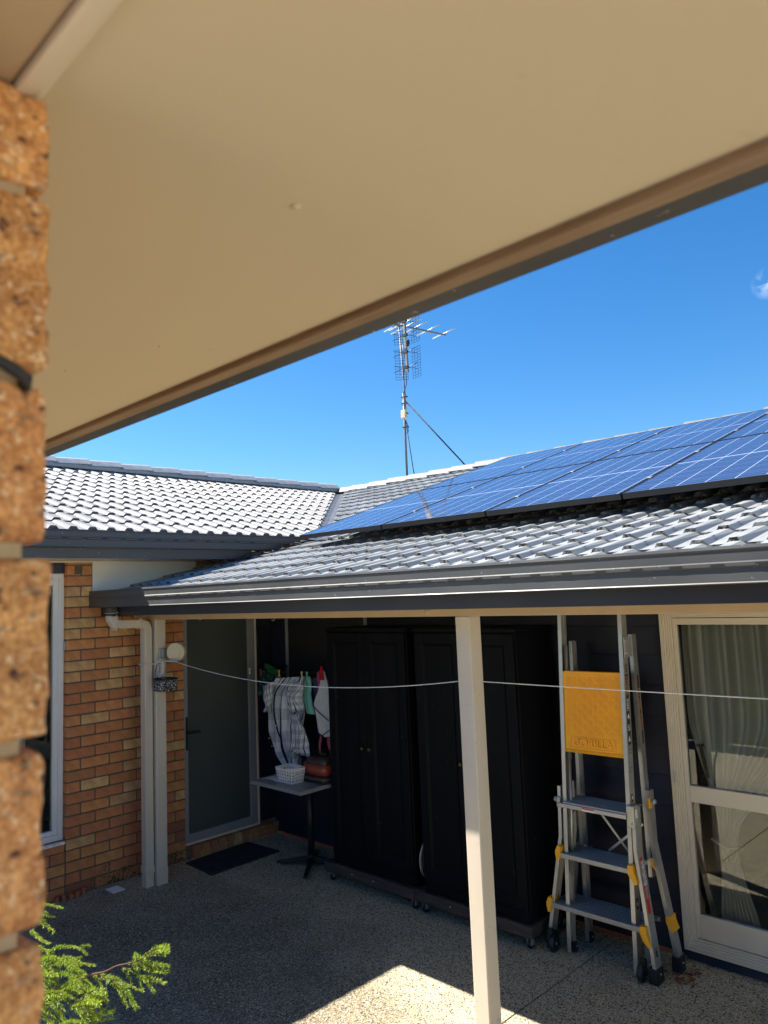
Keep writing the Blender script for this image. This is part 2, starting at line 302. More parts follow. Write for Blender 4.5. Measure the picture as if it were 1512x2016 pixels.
# ------------------------------------------------------------------ geometry helpers
class MB:
    def __init__(s): s.bm = bmesh.new(); s.mi = 0
    def _tag(s, faces):
        for f in faces: f.material_index = s.mi
    def poly(s, pts):
        vs = [s.bm.verts.new(p) for p in pts]
        f = s.bm.faces.new(vs); f.material_index = s.mi; return f
    def hexa(s, p, bev=0, seg=1):
        vs = [s.bm.verts.new(q) for q in p]
        fs = [s.bm.faces.new([vs[i] for i in ix]) for ix in ((3,2,1,0),(4,5,6,7),(0,1,5,4),(1,2,6,5),(2,3,7,6),(3,0,4,7))]
        s._tag(fs)
        if bev:
            es = {e for f in fs for e in f.edges}
            r = bmesh.ops.bevel(s.bm, geom=list(es), offset=bev, segments=seg, affect='EDGES', profile=.5)
            s._tag(r['faces'])
        return s
    def box(s, x0, x1, y0, y1, z0, z1, bev=0, seg=1):
        return s.hexa([(x0,y0,z0),(x1,y0,z0),(x1,y1,z0),(x0,y1,z0),(x0,y0,z1),(x1,y0,z1),(x1,y1,z1),(x0,y1,z1)], bev, seg)
    def bar(s, a, b, wx, wy, up=(0,0,1), bev=0):
        a, b = V(a), V(b); d = (b-a).normalized(); u = V(up)
        x = d.cross(u)
        if x.length < 1e-4: x = d.cross(V((0,1,0)))
        x.normalize(); y = x.cross(d).normalized(); x = x*wx/2; y = y*wy/2
        return s.hexa([a-x-y, a+x-y, a+x+y, a-x+y, b-x-y, b+x-y, b+x+y, b-x+y], bev)
    def prism(s, prof, a, b, x, y, caps=True):
        """profile [(u,v)] swept from a to b; x,y = world axes of u,v"""
        a, b, x, y = V(a), V(b), V(x), V(y); n = len(prof)
        r0 = [s.bm.verts.new(a+x*u+y*v) for u, v in prof]; r1 = [s.bm.verts.new(b+x*u+y*v) for u, v in prof]
        fs = [s.bm.faces.new((r0[i], r0[(i+1)%n], r1[(i+1)%n], r1[i])) for i in range(n)]
        if caps: fs += [s.bm.faces.new(r0[::-1]), s.bm.faces.new(r1)]
        s._tag(fs); return s
    def tube(s, pts, r, n=8, cap=True):
        pts = [V(p) for p in pts]; rs = r if isinstance(r, (list, tuple)) else [r]*len(pts); rings = []
        ref = None
        for i, p in enumerate(pts):
            d = (pts[min(i+1, len(pts)-1)] - pts[max(i-1, 0)]).normalized()
            if ref is None: ref = V((0,0,1)) if abs(d.z) < .9 else V((1,0,0))
            x = d.cross(ref).normalized(); y = x.cross(d).normalized(); ref = y if abs(y.dot(d)) < .9 else ref
            rings.append([s.bm.verts.new(p + x*cos(2*pi*k/n)*rs[i] + y*sin(2*pi*k/n)*rs[i]) for k in range(n)])
        fs = []
        for a, b in zip(rings, rings[1:]):
            for k in range(n): fs.append(s.bm.faces.new((a[k], a[(k+1)%n], b[(k+1)%n], b[k])))
        if cap: fs += [s.bm.faces.new(rings[0][::-1]), s.bm.faces.new(rings[-1])]
        for f in fs: f.smooth = n > 5
        s._tag(fs); return s
    def lathe(s, prof, c, axis=(0,0,1), n=24):
        c = V(c); ax = V(axis).normalized(); t = V((1,0,0)) if abs(ax.x) < .8 else V((0,1,0))
        x = ax.cross(t).normalized(); y = ax.cross(x)
        rings = [[s.bm.verts.new(c + ax*h + (x*cos(2*pi*k/n)+y*sin(2*pi*k/n))*r) for k in range(n)] for r, h in prof]
        fs = []
        for a, b in zip(rings, rings[1:]):
            for k in range(n): fs.append(s.bm.faces.new((a[k], a[(k+1)%n], b[(k+1)%n], b[k])))
        fs += [s.bm.faces.new(rings[0][::-1]), s.bm.faces.new(rings[-1])]
        s._tag(fs); return s
    def grid(s, f, nu, nv, uv=False, smooth=True):
        vs = [[s.bm.verts.new(f(i/nu, j/nv)) for j in range(nv+1)] for i in range(nu+1)]
        lay = s.bm.loops.layers.uv.verify() if uv else None
        for i in range(nu):
            for j in range(nv):
                q = s.bm.faces.new((vs[i][j], vs[i+1][j], vs[i+1][j+1], vs[i][j+1])); q.smooth = smooth; q.material_index = s.mi
                if uv:
                    for lp, (a, b) in zip(q.loops, ((i,j),(i+1,j),(i+1,j+1),(i,j+1))): lp[lay].uv = (a/nu, b/nv)
        return s
    def mesh(s, name, mats, off=V((0,0,0)), normals=True):
        if normals: bmesh.ops.recalc_face_normals(s.bm, faces=s.bm.faces[:])
        if off.length: bmesh.ops.translate(s.bm, verts=s.bm.verts[:], vec=-off)
        me = bpy.data.meshes.new(name); s.bm.to_mesh(me); s.bm.free()
        for m in (mats if isinstance(mats, (list, tuple)) else [mats]): me.materials.append(M[m] if isinstance(m, str) else m)
        return me
    def build(s, name, mats, parent=None, thick=0, **tags):
        off = wloc(parent) if parent else (V(tags.pop('base')) if 'base' in tags else V((0,0,0)))
        me = s.mesh(name, mats, off)
        o = link(name, me, parent, V((0,0,0)) if parent else off)
        if thick:
            md = o.modifiers.new('thickness', 'SOLIDIFY'); md.thickness = thick; md.offset = 0
        tag(o, **tags); return o

def wloc(o):
    v = V((0,0,0))
    while o: v += o.location; o = o.parent
    return v
def link(name, me, parent, loc):
    o = bpy.data.objects.new(name, me); COL.objects.link(o); o.parent = parent; o.location = loc; return o
def tag(o, label=None, cat=None, group=None, kind=None):
    for k, v in (('label', label), ('category', cat), ('group', group), ('kind', kind)):
        if v: o[k] = v
    return o
def thing(name, label, cat, loc, group=None):
    o = bpy.data.objects.new(name, None); COL.objects.link(o); o.location = loc; o.empty_display_size = .1
    return tag(o, label, cat, group)
def place(name, me, parent, wpos, rot=None, color=None):
    o = link(name, me, parent, V(wpos) - wloc(parent))
    if rot is not None: o.rotation_mode = 'QUATERNION'; o.rotation_quaternion = rot.to_quaternion()
    if color: o.color = (*color, 1)
    return o
def text_mesh(name, body, size, mat, parent, mtx, ext=.0008, italic=False, align='CENTER', sx=1.0):
    cu = bpy.data.curves.new(name, 'FONT'); cu.body = body; cu.size = size; cu.extrude = ext; cu.align_x = align; cu.align_y = 'CENTER'; cu.resolution_u = 3
    if italic: cu.shear = .3
    cu.offset = size*.018
    t = bpy.data.objects.new(name, cu); COL.objects.link(t)
    bpy.context.view_layer.update()
    me = bpy.data.meshes.new_from_object(t.evaluated_get(bpy.context.evaluated_depsgraph_get()))
    bpy.data.objects.remove(t); me.name = name
    me.transform(mtx @ Matrix.Diagonal((sx, 1, 1, 1))); me.transform(Matrix.Translation(-wloc(parent)))
    me.materials.clear(); me.materials.append(M[mat])
    return link(name, me, parent, V((0,0,0)))
def frame(o, x, y):
    x, y = V(x).normalized(), V(y).normalized(); z = x.cross(y)
    return Matrix.Translation(V(o)) @ Matrix((x, y, z)).transposed().to_4x4()
M['mast'] = simple('weathered_mast_steel', (.16, .165, .17), .6, .3, var=.2, scale=20)

# ================================================================== GROUND
mb = MB(); mb.box(-60, 60, -60, 60, -.6, -.14); mb.build('ground', 'ground', kind='structure')
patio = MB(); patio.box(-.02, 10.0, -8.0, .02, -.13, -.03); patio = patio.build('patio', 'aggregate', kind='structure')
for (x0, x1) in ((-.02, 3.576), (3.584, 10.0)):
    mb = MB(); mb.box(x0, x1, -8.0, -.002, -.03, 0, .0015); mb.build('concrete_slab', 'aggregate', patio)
mb = MB(); mb.box(3.5765, 3.5835, -8.0, -.002, -.029, -.006); mb.build('joint_filler', 'mortar_dark', patio)

# ================================================================== BRICK WING (left)
wing = thing('brick_wing', 'orange and tan brick house wing with pale tiled roof on the left', 'house', (0, -1.5, 0))
O = (.60, .265, .10); Rd = (.52, .21, .09); T = (.66, .41, .18); D = (.30, .12, .065); T2 = (.62, .33, .13)
CH = .086
wall = MB(); wall.mi = 0
wall.box(-.11, -.007, -2.043+.007, -.99, 0, 2.62)                # mortar body, piers between window and door
wall.box(-.11, -.007, -4.5, -2.043+.007, 0, .345)
wall.box(-.11, -.007, -.99, -.19, 0, .12)
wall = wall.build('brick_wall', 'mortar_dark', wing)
def brick_mesh(name, L_, h=.076, d=.10, bev=.004, mat='brick'):
    mb = MB(); mb.box(-d/2, d/2, -L_/2, L_/2, -h/2, h/2, bev, 1); return mb.mesh(name, mat)
BF = brick_mesh('brick_full', .230); BH = brick_mesh('brick_half', .110)
rows = {30:'O', 29:'OO', 28:'OO', 27:'TTO', 26:'TO', 25:'OOO', 24:'TOO', 23:'TOTO', 22:'OOO', 21:'ORTO', 20:'TOO', 19:'TOTO', 18:'RTO', 17:'RORR', 16:'ROT',
        15:'OTOO', 14:'ROO', 13:'ROOR', 12:'RRT', 11:'OOOT', 10:'RRTR', 9:'OTRO', 8:'RRTO', 7:'ROTR', 6:'RRR', 5:'RRRT', 4:'TRRO', 3:'OOOR', 2:'OORR', 1:'RRRR', 0:'DRRD'}
cm = {'O': O, 'R': Rd, 'T': T, 'D': D}
rnd = random.Random(3)
Y0 = -2.043; nb = 0
def jit(c):
    k = rnd.uniform(.86, 1.12); return tuple(min(1, x*k*rnd.uniform(.95, 1.05)) for x in c)
for k in range(31):
    zc = k*CH + CH/2; z_top = zc + .038
    s = rows.get(k, 'OOO'); y = Y0; i = 0
    while y < -1.0:
        half = (i == 0 and k % 2 == 1)
        L_ = .110 if half else .230
        yc = y + L_/2
        ymax = -1.836 if k >= 27 else -.99
        if k >= 27 and y > -1.86: break          # above this the white board stands
        if y + L_ > ymax:
            L_ = ymax - y; yc = y + L_/2
            if L_ < .03: break
            me = brick_mesh('brick_cut', L_)
        else: me = BH if half else BF
        t = s[i] if i < len(s) else rnd.choice('OOORT')
        if y > -1.3 and i >= len(s): t = rnd.choice('OORRT') if k > 3 else rnd.choice('RD')
        if k >= 27 and y + L_ > -1.84 and y < -1.9:
            pass
        place('brick', me, wall, (-.05 + rnd.uniform(-.0012, .0012), yc, zc + rnd.uniform(-.0008, .0008)), color=jit(cm[t])); nb += 1
        y += L_ + .010; i += 1
# courses that run on below the window sill
for k in range(5):
    y = Y0 - .010 - (.12 if k % 2 else 0)
    if k % 2:
        place('brick', BH, wall, (-.05, Y0-.065, k*CH+CH/2), color=jit(Rd))
    while y > -3.7:
        place('brick', BF if k < 4 else BF, wall, (-.05 if k < 4 else -.058, y-.115, k*CH+CH/2 - (0 if k < 4 else .004)), color=jit(rnd.choice([O, Rd, T2, Rd]))); y -= .24
# reveal behind the corner bricks (plain brick body) and small fittings
mb = MB(); mb.box(-.05-.003, -.0, -1.905, -1.825, 2.535, 2.585); 
mb = MB(); mb.box(-.004, .0035, -1.985, -1.925, 2.505, 2.572)
for i in range(5): mb.box(.0035, .006, -1.982+i*.011, -1.976+i*.011, 2.508, 2.569)
mb.build('wall_vent', 'mortar_dark', wall)
mb = MB(); mb.box(-.058, -.03, Y0-.006, Y0-.0005, 1.895, 1.965, .002); mb.build('junction_plate', 'galv', wall)
mb = MB()
rm_ = random.Random(5)
for i in range(260):
    y = rm_.gauss(-1.62, .10) if i < 150 else rm_.gauss(-1.08, .05); z = abs(rm_.gauss(0, .06)); s_ = rm_.uniform(.003, .011)
    if y > -.992: continue
    p = V((rm_.uniform(.001, .008), y, z)); a = rm_.uniform(0, 3)
    mb.poly([p+V((.002, cos(a)*s_, sin(a)*s_)), p+V((.003, cos(a+2)*s_, sin(a+2)*s_)), p+V((0, cos(a+4)*s_, sin(a+4)*s_))])
mb.build('moss', 'moss', wing, kind='stuff')
# white infill board above the verandah roof, soffit, fascia
mb = MB(); mb.box(-.03, -.004, -1.832, .20, 2.30, 2.62); mb.build('infill_board', 'infill', wing)
mb = MB(); mb.box(-.11, .44, -4.5, .25, 2.612, 2.622); mb.box(-.004, .012, -4.5, -1.835, 2.600, 2.6115); mb.build('soffit', 'cream', wing)
mb = MB(); mb.box(.44, .458, -4.5, -.55, 2.607, 2.80); mb.build('fascia', 'gutter', wing)
mb = MB(); mb.box(.012, .03, -.86, -.70, 2.50, 2.611); mb.box(.0, .012, -.70, -.2, 2.50, 2.611); mb.build('eave_return', 'oldwood', wing)
# quad gutter profile: u outward, v up
GP = [(0, .0), (.098, 0), (.100, .004), (.097, .008), (.096, .058), (.104, .064), (.104, .076), (.097, .081), (.097, .120), (.102, .126), (.100, .136), (.090, .138), (.086, .130), (.086, .012), (.006, .012), (.006, .12), (0, .12)]
def gutter(name, a, b, out_, parent, z):
    mb = MB(); a, b = V(a), V(b); mb.prism(GP, a, b, out_, (0,0,1)); g = mb.build(name, 'gutter', parent)
    return g
def slots(g, a, b, out_, start, step=.154, mat='dark'):
    a, b = V(a), V(b); d = (b-a).normalized(); Ln = (b-a).length; o = V(out_)
    me = None; t = start
    while t < Ln-.1:
        p = a + d*t + o*.1036 + V((0,0,.070))
        if me is None:
            mb = MB(); mb.bar(-d*.024, d*.024, .0035, .0065, (0,0,1)); me = mb.mesh('overflow_slot_shade', mat)  # dark bars on the face imitate the shade inside open slots
        place('overflow_slot_shade', me, g, p); t += step
g = gutter('gutter', (.458-.042, -4.5, 2.686), (.458-.042, -.02, 2.686), (1,0,0), wing, 0)
for v in g.data.vertices: pass
slots(g, (.416, -4.5, 2.686), (.416, -.4, 2.686), (1,0,0), .06)
# ------------------------------------------------------------------ tiles
def tile_geo(width=.30, L_=.36):
    """one interlocking tile: two rolls, thick rough nose, tapering under the next course"""
    P = []
    for r in range(2):
        x = r*.15
        P += [(x, 0), (x+.050, 0), (x+.066, 1), (x+.110, 1), (x+.132, 0)]
    P += [(.30, 0)]
    nose = [(x, .013 + h*.024) for x, h in P]; back = [(x, .001 + h*.016) for x, h in P]
    return nose, back
TN, TB = tile_geo()
def tile_bm(bm, Mx, L_=.365, jz=0.0):
    nose = [bm.verts.new(Mx @ V((x, 0, z+jz))) for x, z in TN]; back = [bm.verts.new(Mx @ V((x, L_, z+jz*.3))) for x, z in TB]
    low = [bm.verts.new(Mx @ V((x, 0, -.006 if z < .02 else .0)) ) for x, z in TN]
    for i in range(len(TN)-1):
        f = bm.faces.new((nose[i], nose[i+1], back[i+1], back[i])); f.material_index = 0
        f = bm.faces.new((low[i], low[i+1], nose[i+1], nose[i])); f.material_index = 1
    f = bm.faces.new((low[0], nose[0], back[0])); f.material_index = 0
    f = bm.faces.new((low[-1], back[-1], nose[-1])); f.material_index = 0
def unit_tile(name, mats):
    bm = bmesh.new(); tile_bm(bm, Matrix()); me = bpy.data.meshes.new(name); bm.to_mesh(me); bm.free()
    for m_ in mats: me.materials.append(M[m_])
    return me
def tile_field(roof, org, ex, eu, n_courses, n_cols, mats, gauge, clip=None, start=0, stagger=False, stuff_cols=(), skip=None, rs=1):
    """org eave corner on base plane; ex along eave; eu up slope (unit). clip=(point,normal) keep side of +normal"""
    ex, eu = V(ex).normalized(), V(eu).normalized(); ez = ex.cross(eu)
    Rm = Matrix((ex, eu, ez)).transposed().to_4x4(); me = unit_tile('roof_tile', mats); rr = random.Random(rs); extra = bmesh.new(); n = 0
    for c in range(n_courses):
        for k in range(n_cols):
            p = V(org) + ex*(k*.30 + (.15 if stagger and c % 2 else 0)) + eu*(c*gauge)
            jr = Matrix.Rotation(rr.uniform(-.004, .004), 4, 'Z') @ Matrix.Rotation(rr.uniform(-.004, .004), 4, 'X')
            Mx = Matrix.Translation(p) @ Rm @ jr @ Matrix.Translation((0, 0, rr.uniform(0, .002)))
            if skip and skip(p + ex*.15 + eu*.16): continue
            if k in stuff_cols:
                tile_bm(extra, Mx); continue
            if clip:
                cp, cn = V(clip[0]), V(clip[1])
                cs = [(p + ex*a + eu*b - cp).dot(cn) for a in (0, .3) for b in (0, .365)]
                if max(cs) < .01: continue
                if min(cs) < 0:
                    bm = bmesh.new(); tile_bm(bm, Mx)
                    r = bmesh.ops.bisect_plane(bm, geom=bm.verts[:]+bm.edges[:]+bm.faces[:], plane_co=cp, plane_no=cn, clear_inner=True)
                    if not bm.faces: bm.free(); continue
                    bmesh.ops.translate(bm, verts=bm.verts[:], vec=-p)
                    m2 = bpy.data.meshes.new('roof_tile_cut'); bm.to_mesh(m2); bm.free()
                    for m_ in mats: m2.materials.append(M[m_])
                    place('roof_tile', m2, roof, p); n += 1; continue
            place('roof_tile', me, roof, p, rot=(Rm @ jr).to_3x3()); n += 1
    if len(extra.faces):
        bmesh.ops.translate(extra, verts=extra.verts[:], vec=-wloc(roof)); m3 = bpy.data.meshes.new('roof_tiles'); extra.to_mesh(m3)
        for m_ in mats: m3.materials.append(M[m_])
        o = link('roof_tiles', m3, roof, V((0,0,0))); o['kind'] = 'stuff'
    extra.free(); return n
S = .32; cS = 1/sqrt(1+S*S)
# left roof: z = 2.80 + (.56-x)*S ; ridge x=-2.97
def zl(x): return 2.80 + (.56-x)*S
mb = MB(); mb.hexa([(.50, -4.5, zl(.50)-.03), (.50, .26, zl(.50)-.03), (-2.97, 3.73, zl(-2.97)-.03), (-2.97, -4.5, zl(-2.97)-.03),
                    (.50, -4.5, zl(.50)-.012), (.50, .26, zl(.50)-.012), (-2.97, 3.73, zl(-2.97)-.012), (-2.97, -4.5, zl(-2.97)-.012)])
mb.hexa([(-2.97, -4.5, zl(-2.97)-.03), (-2.97, 5.2, zl(-2.97)-.03), (-6.4, 5.2, zl(.5)-.03), (-6.4, -4.5, zl(.5)-.03),
         (-2.97, -4.5, zl(-2.97)+.02), (-2.97, 5.2, zl(-2.97)+.02), (-6.4, 5.2, zl(.5)+.02), (-6.4, -4.5, zl(.5)+.02)])
roofL = mb.build('tiled_roof', 'tile_l', wing)
vd = V((1, 1, 0)).normalized()
nL = tile_field(roofL, (.490, -2.60, zl(.490)-.010), (0,1,0), (-1,0,S), 12, 22, ('tile_l', 'nose_l'), .3205, clip=((.66, 0, 0), -vd), rs=2)
tile_field(roofL, (.490, -4.40, zl(.490)-.010), (0,1,0), (-1,0,S), 12, 6, ('tile_l', 'nose_l'), .3205, stuff_cols=range(6), rs=4)
# ridge caps
def cap_mesh(name, along, mat='ridge', L_=.44):
    a = V(along).normalized(); s_ = a.cross(V((0,0,1)))
    mb = MB()
    prof = [(-.135, -.035), (-.060, .034), (-.028, .050), (.028, .050), (.060, .034), (.135, -.035), (.120, -.045), (-.120, -.045)]
    p2 = [(u*.93, v-.010) for u, v in prof]
    r0 = [mb.bm.verts.new(s_*u + V((0,0,v+.008))) for u, v in prof]; r1 = [mb.bm.verts.new(a*L_ + s_*u + V((0,0,v))) for u, v in p2]
    n = len(prof)
    for i in range(n): mb.bm.faces.new((r0[i], r0[(i+1)%n], r1[(i+1)%n], r1[i]))
    mb.bm.faces.new(r0[::-1]); mb.bm.faces.new(r1)
    return mb.mesh(name, mat)
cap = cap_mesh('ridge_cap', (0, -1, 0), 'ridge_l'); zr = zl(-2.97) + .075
y = 3.60; cr = random.Random(9)
while y > -4.3:
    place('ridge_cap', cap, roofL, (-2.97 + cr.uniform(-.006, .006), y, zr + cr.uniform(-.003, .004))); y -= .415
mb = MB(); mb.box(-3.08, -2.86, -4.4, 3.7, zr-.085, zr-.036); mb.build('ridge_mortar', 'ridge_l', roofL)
# window in the brick wing
win = MB(); wx = -.06
mb = MB()
yf, yb = wx, wx-.05
mb.box(yb, yf, -2.085, Y0-.001, .425, 2.515, .002); mb.box(yb, yf, -4.0, -2.0851, .425, .470, .002); mb.box(yb, yf, -4.0, -2.0851, 2.47, 2.515, .002)
mb.box(yb-.005, yf-.012, -2.125, -2.0855, .471, 2.469, .002); mb.box(yb-.005, yf-.012, -4.0, -2.1255, .471, .505, .002); mb.box(yb-.005, yf-.012, -4.0, -2.1255, 2.42, 2.469, .002)
mb.box(yb-.005, yf-.015, -2.52, -2.47, .506, 2.419, .002)
winL = thing('x', None, None, (0,0,0)); bpy.data.objects.remove(winL)
fr_ = mb.build('window', 'white', wing)
mb = MB(); mb.box(-.10, -.095, -2.47, -2.126, .506, 2.419); mb.build('window_pane', 'pane', fr_)
mb = MB(); mb.box(-.10, -.095, -3.95, -2.52, .506, 2.419); mb.build('window_pane', 'pane', fr_)
mb = MB(); mb.box(-.085, -.05, -4.0, Y0-.001, 2.516, 2.611); mb.build('transom_panel', 'fascia', wing)
mb = MB(); mb.box(-.03, .012, -3.8, Y0-.012, .405, .424, .003); mb.build('window_sill', 'brick', wing)
# pale blind and dark room behind that window
mb = MB()
def blind(u, v): return V((-.22 + .012*sin(u*40), -4.0 + u*1.72, .45 + v*2.0))
mb.grid(blind, 60, 2); mb.build('curtain', 'curtain', wing, thick=.002)
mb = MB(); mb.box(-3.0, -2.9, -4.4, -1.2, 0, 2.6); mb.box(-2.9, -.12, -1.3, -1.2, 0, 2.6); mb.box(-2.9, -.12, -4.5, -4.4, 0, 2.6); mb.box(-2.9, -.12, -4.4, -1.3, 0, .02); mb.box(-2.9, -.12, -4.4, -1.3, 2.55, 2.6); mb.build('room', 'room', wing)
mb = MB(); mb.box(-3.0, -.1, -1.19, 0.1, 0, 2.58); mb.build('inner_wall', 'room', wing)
# glass door
mb = MB(); dx0, dx1 = -.055, -.004
mb.box(dx0, dx1, -.989, -.952, .135, 2.4, .002); mb.box(dx0, dx1, -.283, -.212, .135, 2.4, .002); mb.box(dx0, dx1, -.9515, -.2835, .135, .207, .002)
door = mb.build('glass_door', 'pewter', wing)
mb = MB(); mb.box(-.035, -.028, -.9515, -.2835, .2075, 2.4); mb.build('door_glass', 'doorglass', door)
mb = MB(); mb.box(-.006, .004, -.2115, -.192, .12, 2.4, .002); mb.box(-.03, .006, -.989, -.2, .117, .1345, .002); mb.build('door_jamb', 'cream', wing)
mb = MB(); mb.box(-.004, .010, -.978, -.960, .93, 1.22, .003); mb.bar((.010, -.969, 1.085), (.05, -.969, 1.085), .016, .016); mb.bar((.05, -.975, 1.085), (.05, -.86, 1.085), .012, .022); mb.build('door_handle', 'black', door)
mb = MB(); mb.box(-.0275, -.022, -.951, -.86, .30, 1.98); mb.build('side_reflection_strip', 'rubber', door) if False else mb.bm.free()
# brick doorstep
step = MB(); step.box(0.0, .045, -.94, -.055, 0, .062); step = step.build('doorstep', 'mortar', wing)
sb = MB(); sb.box(-.10, .055, -.038, .038, -.048, .048, .004); sbm = sb.mesh('brick_on_edge', 'brick')
y = -.945 + .04
srow = 'RORORTRORRORT'
for i in range(11):
    c = {'O': (.42, .22, .10), 'R': (.36, .17, .09), 'T': (.50, .33, .16)}[srow[i]]
    place('brick', sbm, step, (.0, y, .062), color=jit(c)); y += .086

# ================================================================== VERANDAH WING
ver = thing('verandah_wing', 'navy weatherboard house wing with tiled verandah roof and long dark gutter', 'house', (4.0, -.2, 0))
# weatherboards: from the corner to the big window, and below it
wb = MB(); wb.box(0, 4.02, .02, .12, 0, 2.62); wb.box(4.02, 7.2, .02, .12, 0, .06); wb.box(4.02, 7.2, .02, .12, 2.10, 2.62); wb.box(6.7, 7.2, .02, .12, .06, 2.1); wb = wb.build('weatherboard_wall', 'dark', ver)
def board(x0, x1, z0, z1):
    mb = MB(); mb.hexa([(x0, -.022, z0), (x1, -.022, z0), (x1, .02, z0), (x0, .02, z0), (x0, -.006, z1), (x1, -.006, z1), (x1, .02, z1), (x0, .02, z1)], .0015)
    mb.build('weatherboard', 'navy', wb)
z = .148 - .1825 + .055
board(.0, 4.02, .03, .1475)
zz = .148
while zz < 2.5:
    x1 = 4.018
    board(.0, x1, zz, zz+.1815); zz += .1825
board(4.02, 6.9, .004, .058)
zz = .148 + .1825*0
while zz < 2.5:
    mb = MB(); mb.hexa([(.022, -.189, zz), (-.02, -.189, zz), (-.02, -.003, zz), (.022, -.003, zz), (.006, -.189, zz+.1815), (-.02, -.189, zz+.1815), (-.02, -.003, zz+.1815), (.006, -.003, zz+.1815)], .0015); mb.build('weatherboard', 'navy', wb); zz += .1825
mb = MB(); mb.box(.08, 4.0, -.012, .0195, .0, .029); mb.build('footing_strip', 'terracotta', ver)
# verandah roof: base z = 2.31 + (y+1.8)*.235 up to y=0, then 2.735+.32*y
VS = .235
def zv(y): return 2.31 + (y+1.8)*VS if y <= .023 else 2.735 + .32*y
mb = MB()
mb.hexa([(0.0, -1.80, zv(-1.8)-.045), (7.2, -1.80, zv(-1.8)-.045), (7.2, .02, zv(.02)-.045), (0.0, .02, zv(.02)-.045), (0.0, -1.80, zv(-1.8)-.012), (7.2, -1.80, zv(-1.8)-.012), (7.2, .02, zv(.02)-.012), (0.0, .02, zv(.02)-.012)])
mb.hexa([(.60, .02, zv(.02)-.045), (7.2, .02, zv(.02)-.045), (7.2, 3.73, zv(3.73)-.045), (-2.97, 3.73, zv(3.73)-.045), (.60, .02, zv(.02)-.012), (7.2, .02, zv(.02)-.012), (7.2, 3.73, zv(3.73)-.012), (-2.97, 3.73, zv(3.73)-.012)])
mb.hexa([(-2.97, 3.73, zv(3.73)-.045), (7.2, 3.73, zv(3.73)-.045), (7.2, 7.6, zv(.02)-.045), (-2.97, 7.6, zv(.02)-.045), (-2.97, 3.73, zv(3.73)+.03), (7.2, 3.73, zv(3.73)+.03), (7.2, 7.6, zv(.02)+.03), (-2.97, 7.6, zv(.02)+.03)])
roofV = mb.build('tiled_roof', 'nose', ver)
nV = tile_field(roofV, (.01, -1.835, zv(-1.835)), (1,0,0), (0,1,VS), 6, 20, ('tile_v', 'nose'), .314, rs=11)
tile_field(roofV, (6.01, -1.835, zv(-1.835)), (1,0,0), (0,1,VS), 6, 4, ('tile_v', 'nose'), .314, stuff_cols=range(4), rs=12)
nM = tile_field(roofV, (-2.99, .06, zv(.06)), (1,0,0), (0,1,.32), 12, 15, ('tile_v', 'nose'), .3205, clip=((.86, 0, 0), vd), rs=13,
                skip=lambda p: (p.x > 1.35))
tile_field(roofV, (1.21, .06, zv(.06)), (1,0,0), (0,1,.32), 12, 20, ('tile_v', 'nose'), .3205, stuff_cols=range(20), rs=14)
print('tiles', nL, nV, nM, 'bricks', nb)
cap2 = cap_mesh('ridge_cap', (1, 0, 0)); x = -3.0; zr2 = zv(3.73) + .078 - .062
while x < 7.0:
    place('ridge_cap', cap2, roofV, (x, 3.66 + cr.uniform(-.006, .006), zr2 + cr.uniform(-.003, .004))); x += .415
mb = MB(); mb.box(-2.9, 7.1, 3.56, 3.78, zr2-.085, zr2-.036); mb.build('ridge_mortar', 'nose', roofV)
# valley flashing
def vpt(d, off, dz): return V((.58-d, .183+d, 0)) + vd*off + V((0, 0, 2.795 + d*.32 + dz))
mb = MB()
for o0, o1, h0, h1 in ((-.16, 0, .022, .0), (0, .16, .0, .022)):
    mb.poly([vpt(-.05, o0, h0), vpt(-.05, o1, h1), vpt(3.52, o1, h1), vpt(3.52, o0, h0)])
mb.build('valley_flashing', 'valley', ver, thick=.002)
# apron between the left gutter end and the verandah roof, with caught leaves
mb = MB(); mb.hexa([(.30, -.75, zv(-.75)+.05), (.62, -.55, zv(-.55)+.03), (.62, .22, 2.80), (.30, .22, 2.80), (.30, -.75, zv(-.75)+.055), (.62, -.55, zv(-.55)+.035), (.62, .22, 2.806), (.30, .22, 2.806)])
mb.build('apron_flashing', 'valley', ver)
mb = MB(); lr = random.Random(8)
for i in range(420):
    t = lr.random(); p = V((.50 + lr.gauss(0, .09), -1.0 + t*.9, 0)); p.z = zv(p.y) + .035 + lr.random()*.03
    a = lr.uniform(0, 6.28); s_ = lr.uniform(.008, .035); d = V((cos(a), sin(a), lr.uniform(-.3, .3)))*s_; e = V((-sin(a), cos(a), lr.uniform(-.5, .5)))*s_*.25
    mb.poly([p-d, p-e, p+d, p+e])
mb.build('leaf_litter', 'debris', label='brown dry leaves caught on the tiles below the end of the left gutter', cat='leaf litter', kind='stuff')
# gutter, fascia, soffit, beam
gv = gutter('gutter', (.0, -1.762, 2.226), (7.2, -1.762, 2.226), (0,-1,0), ver, 0)
slots(gv, (.0, -1.762, 2.226), (7.1, -1.762, 2.226), (0,-1,0), 1.09)
mb = MB(); mb.box(-.0005, .004, -1.862, -1.762, 2.2265, 2.364); mb.build('gutter_stop_end', 'gutter', gv)
mb = MB(); mb.box(.003, 7.2, -1.7615, -1.742, 2.155, 2.345); mb.build('fascia', 'fascia', ver)
mb = MB(); mb.hexa([(.003, -1.7415, 2.19), (7.2, -1.7415, 2.19), (7.2, -.024, 2.56), (.003, -.024, 2.56), (.003, -1.7415, 2.20), (7.2, -1.7415, 2.20), (7.2, -.024, 2.57), (.003, -.024, 2.57)]); mb.build('verandah_lining', 'bounce_lining', ver)
mb = MB(); mb.box(.02, 7.2, -1.48, -1.435, 2.108, 2.235, .004, 2); mb.build('verandah_beam', 'beam', ver)
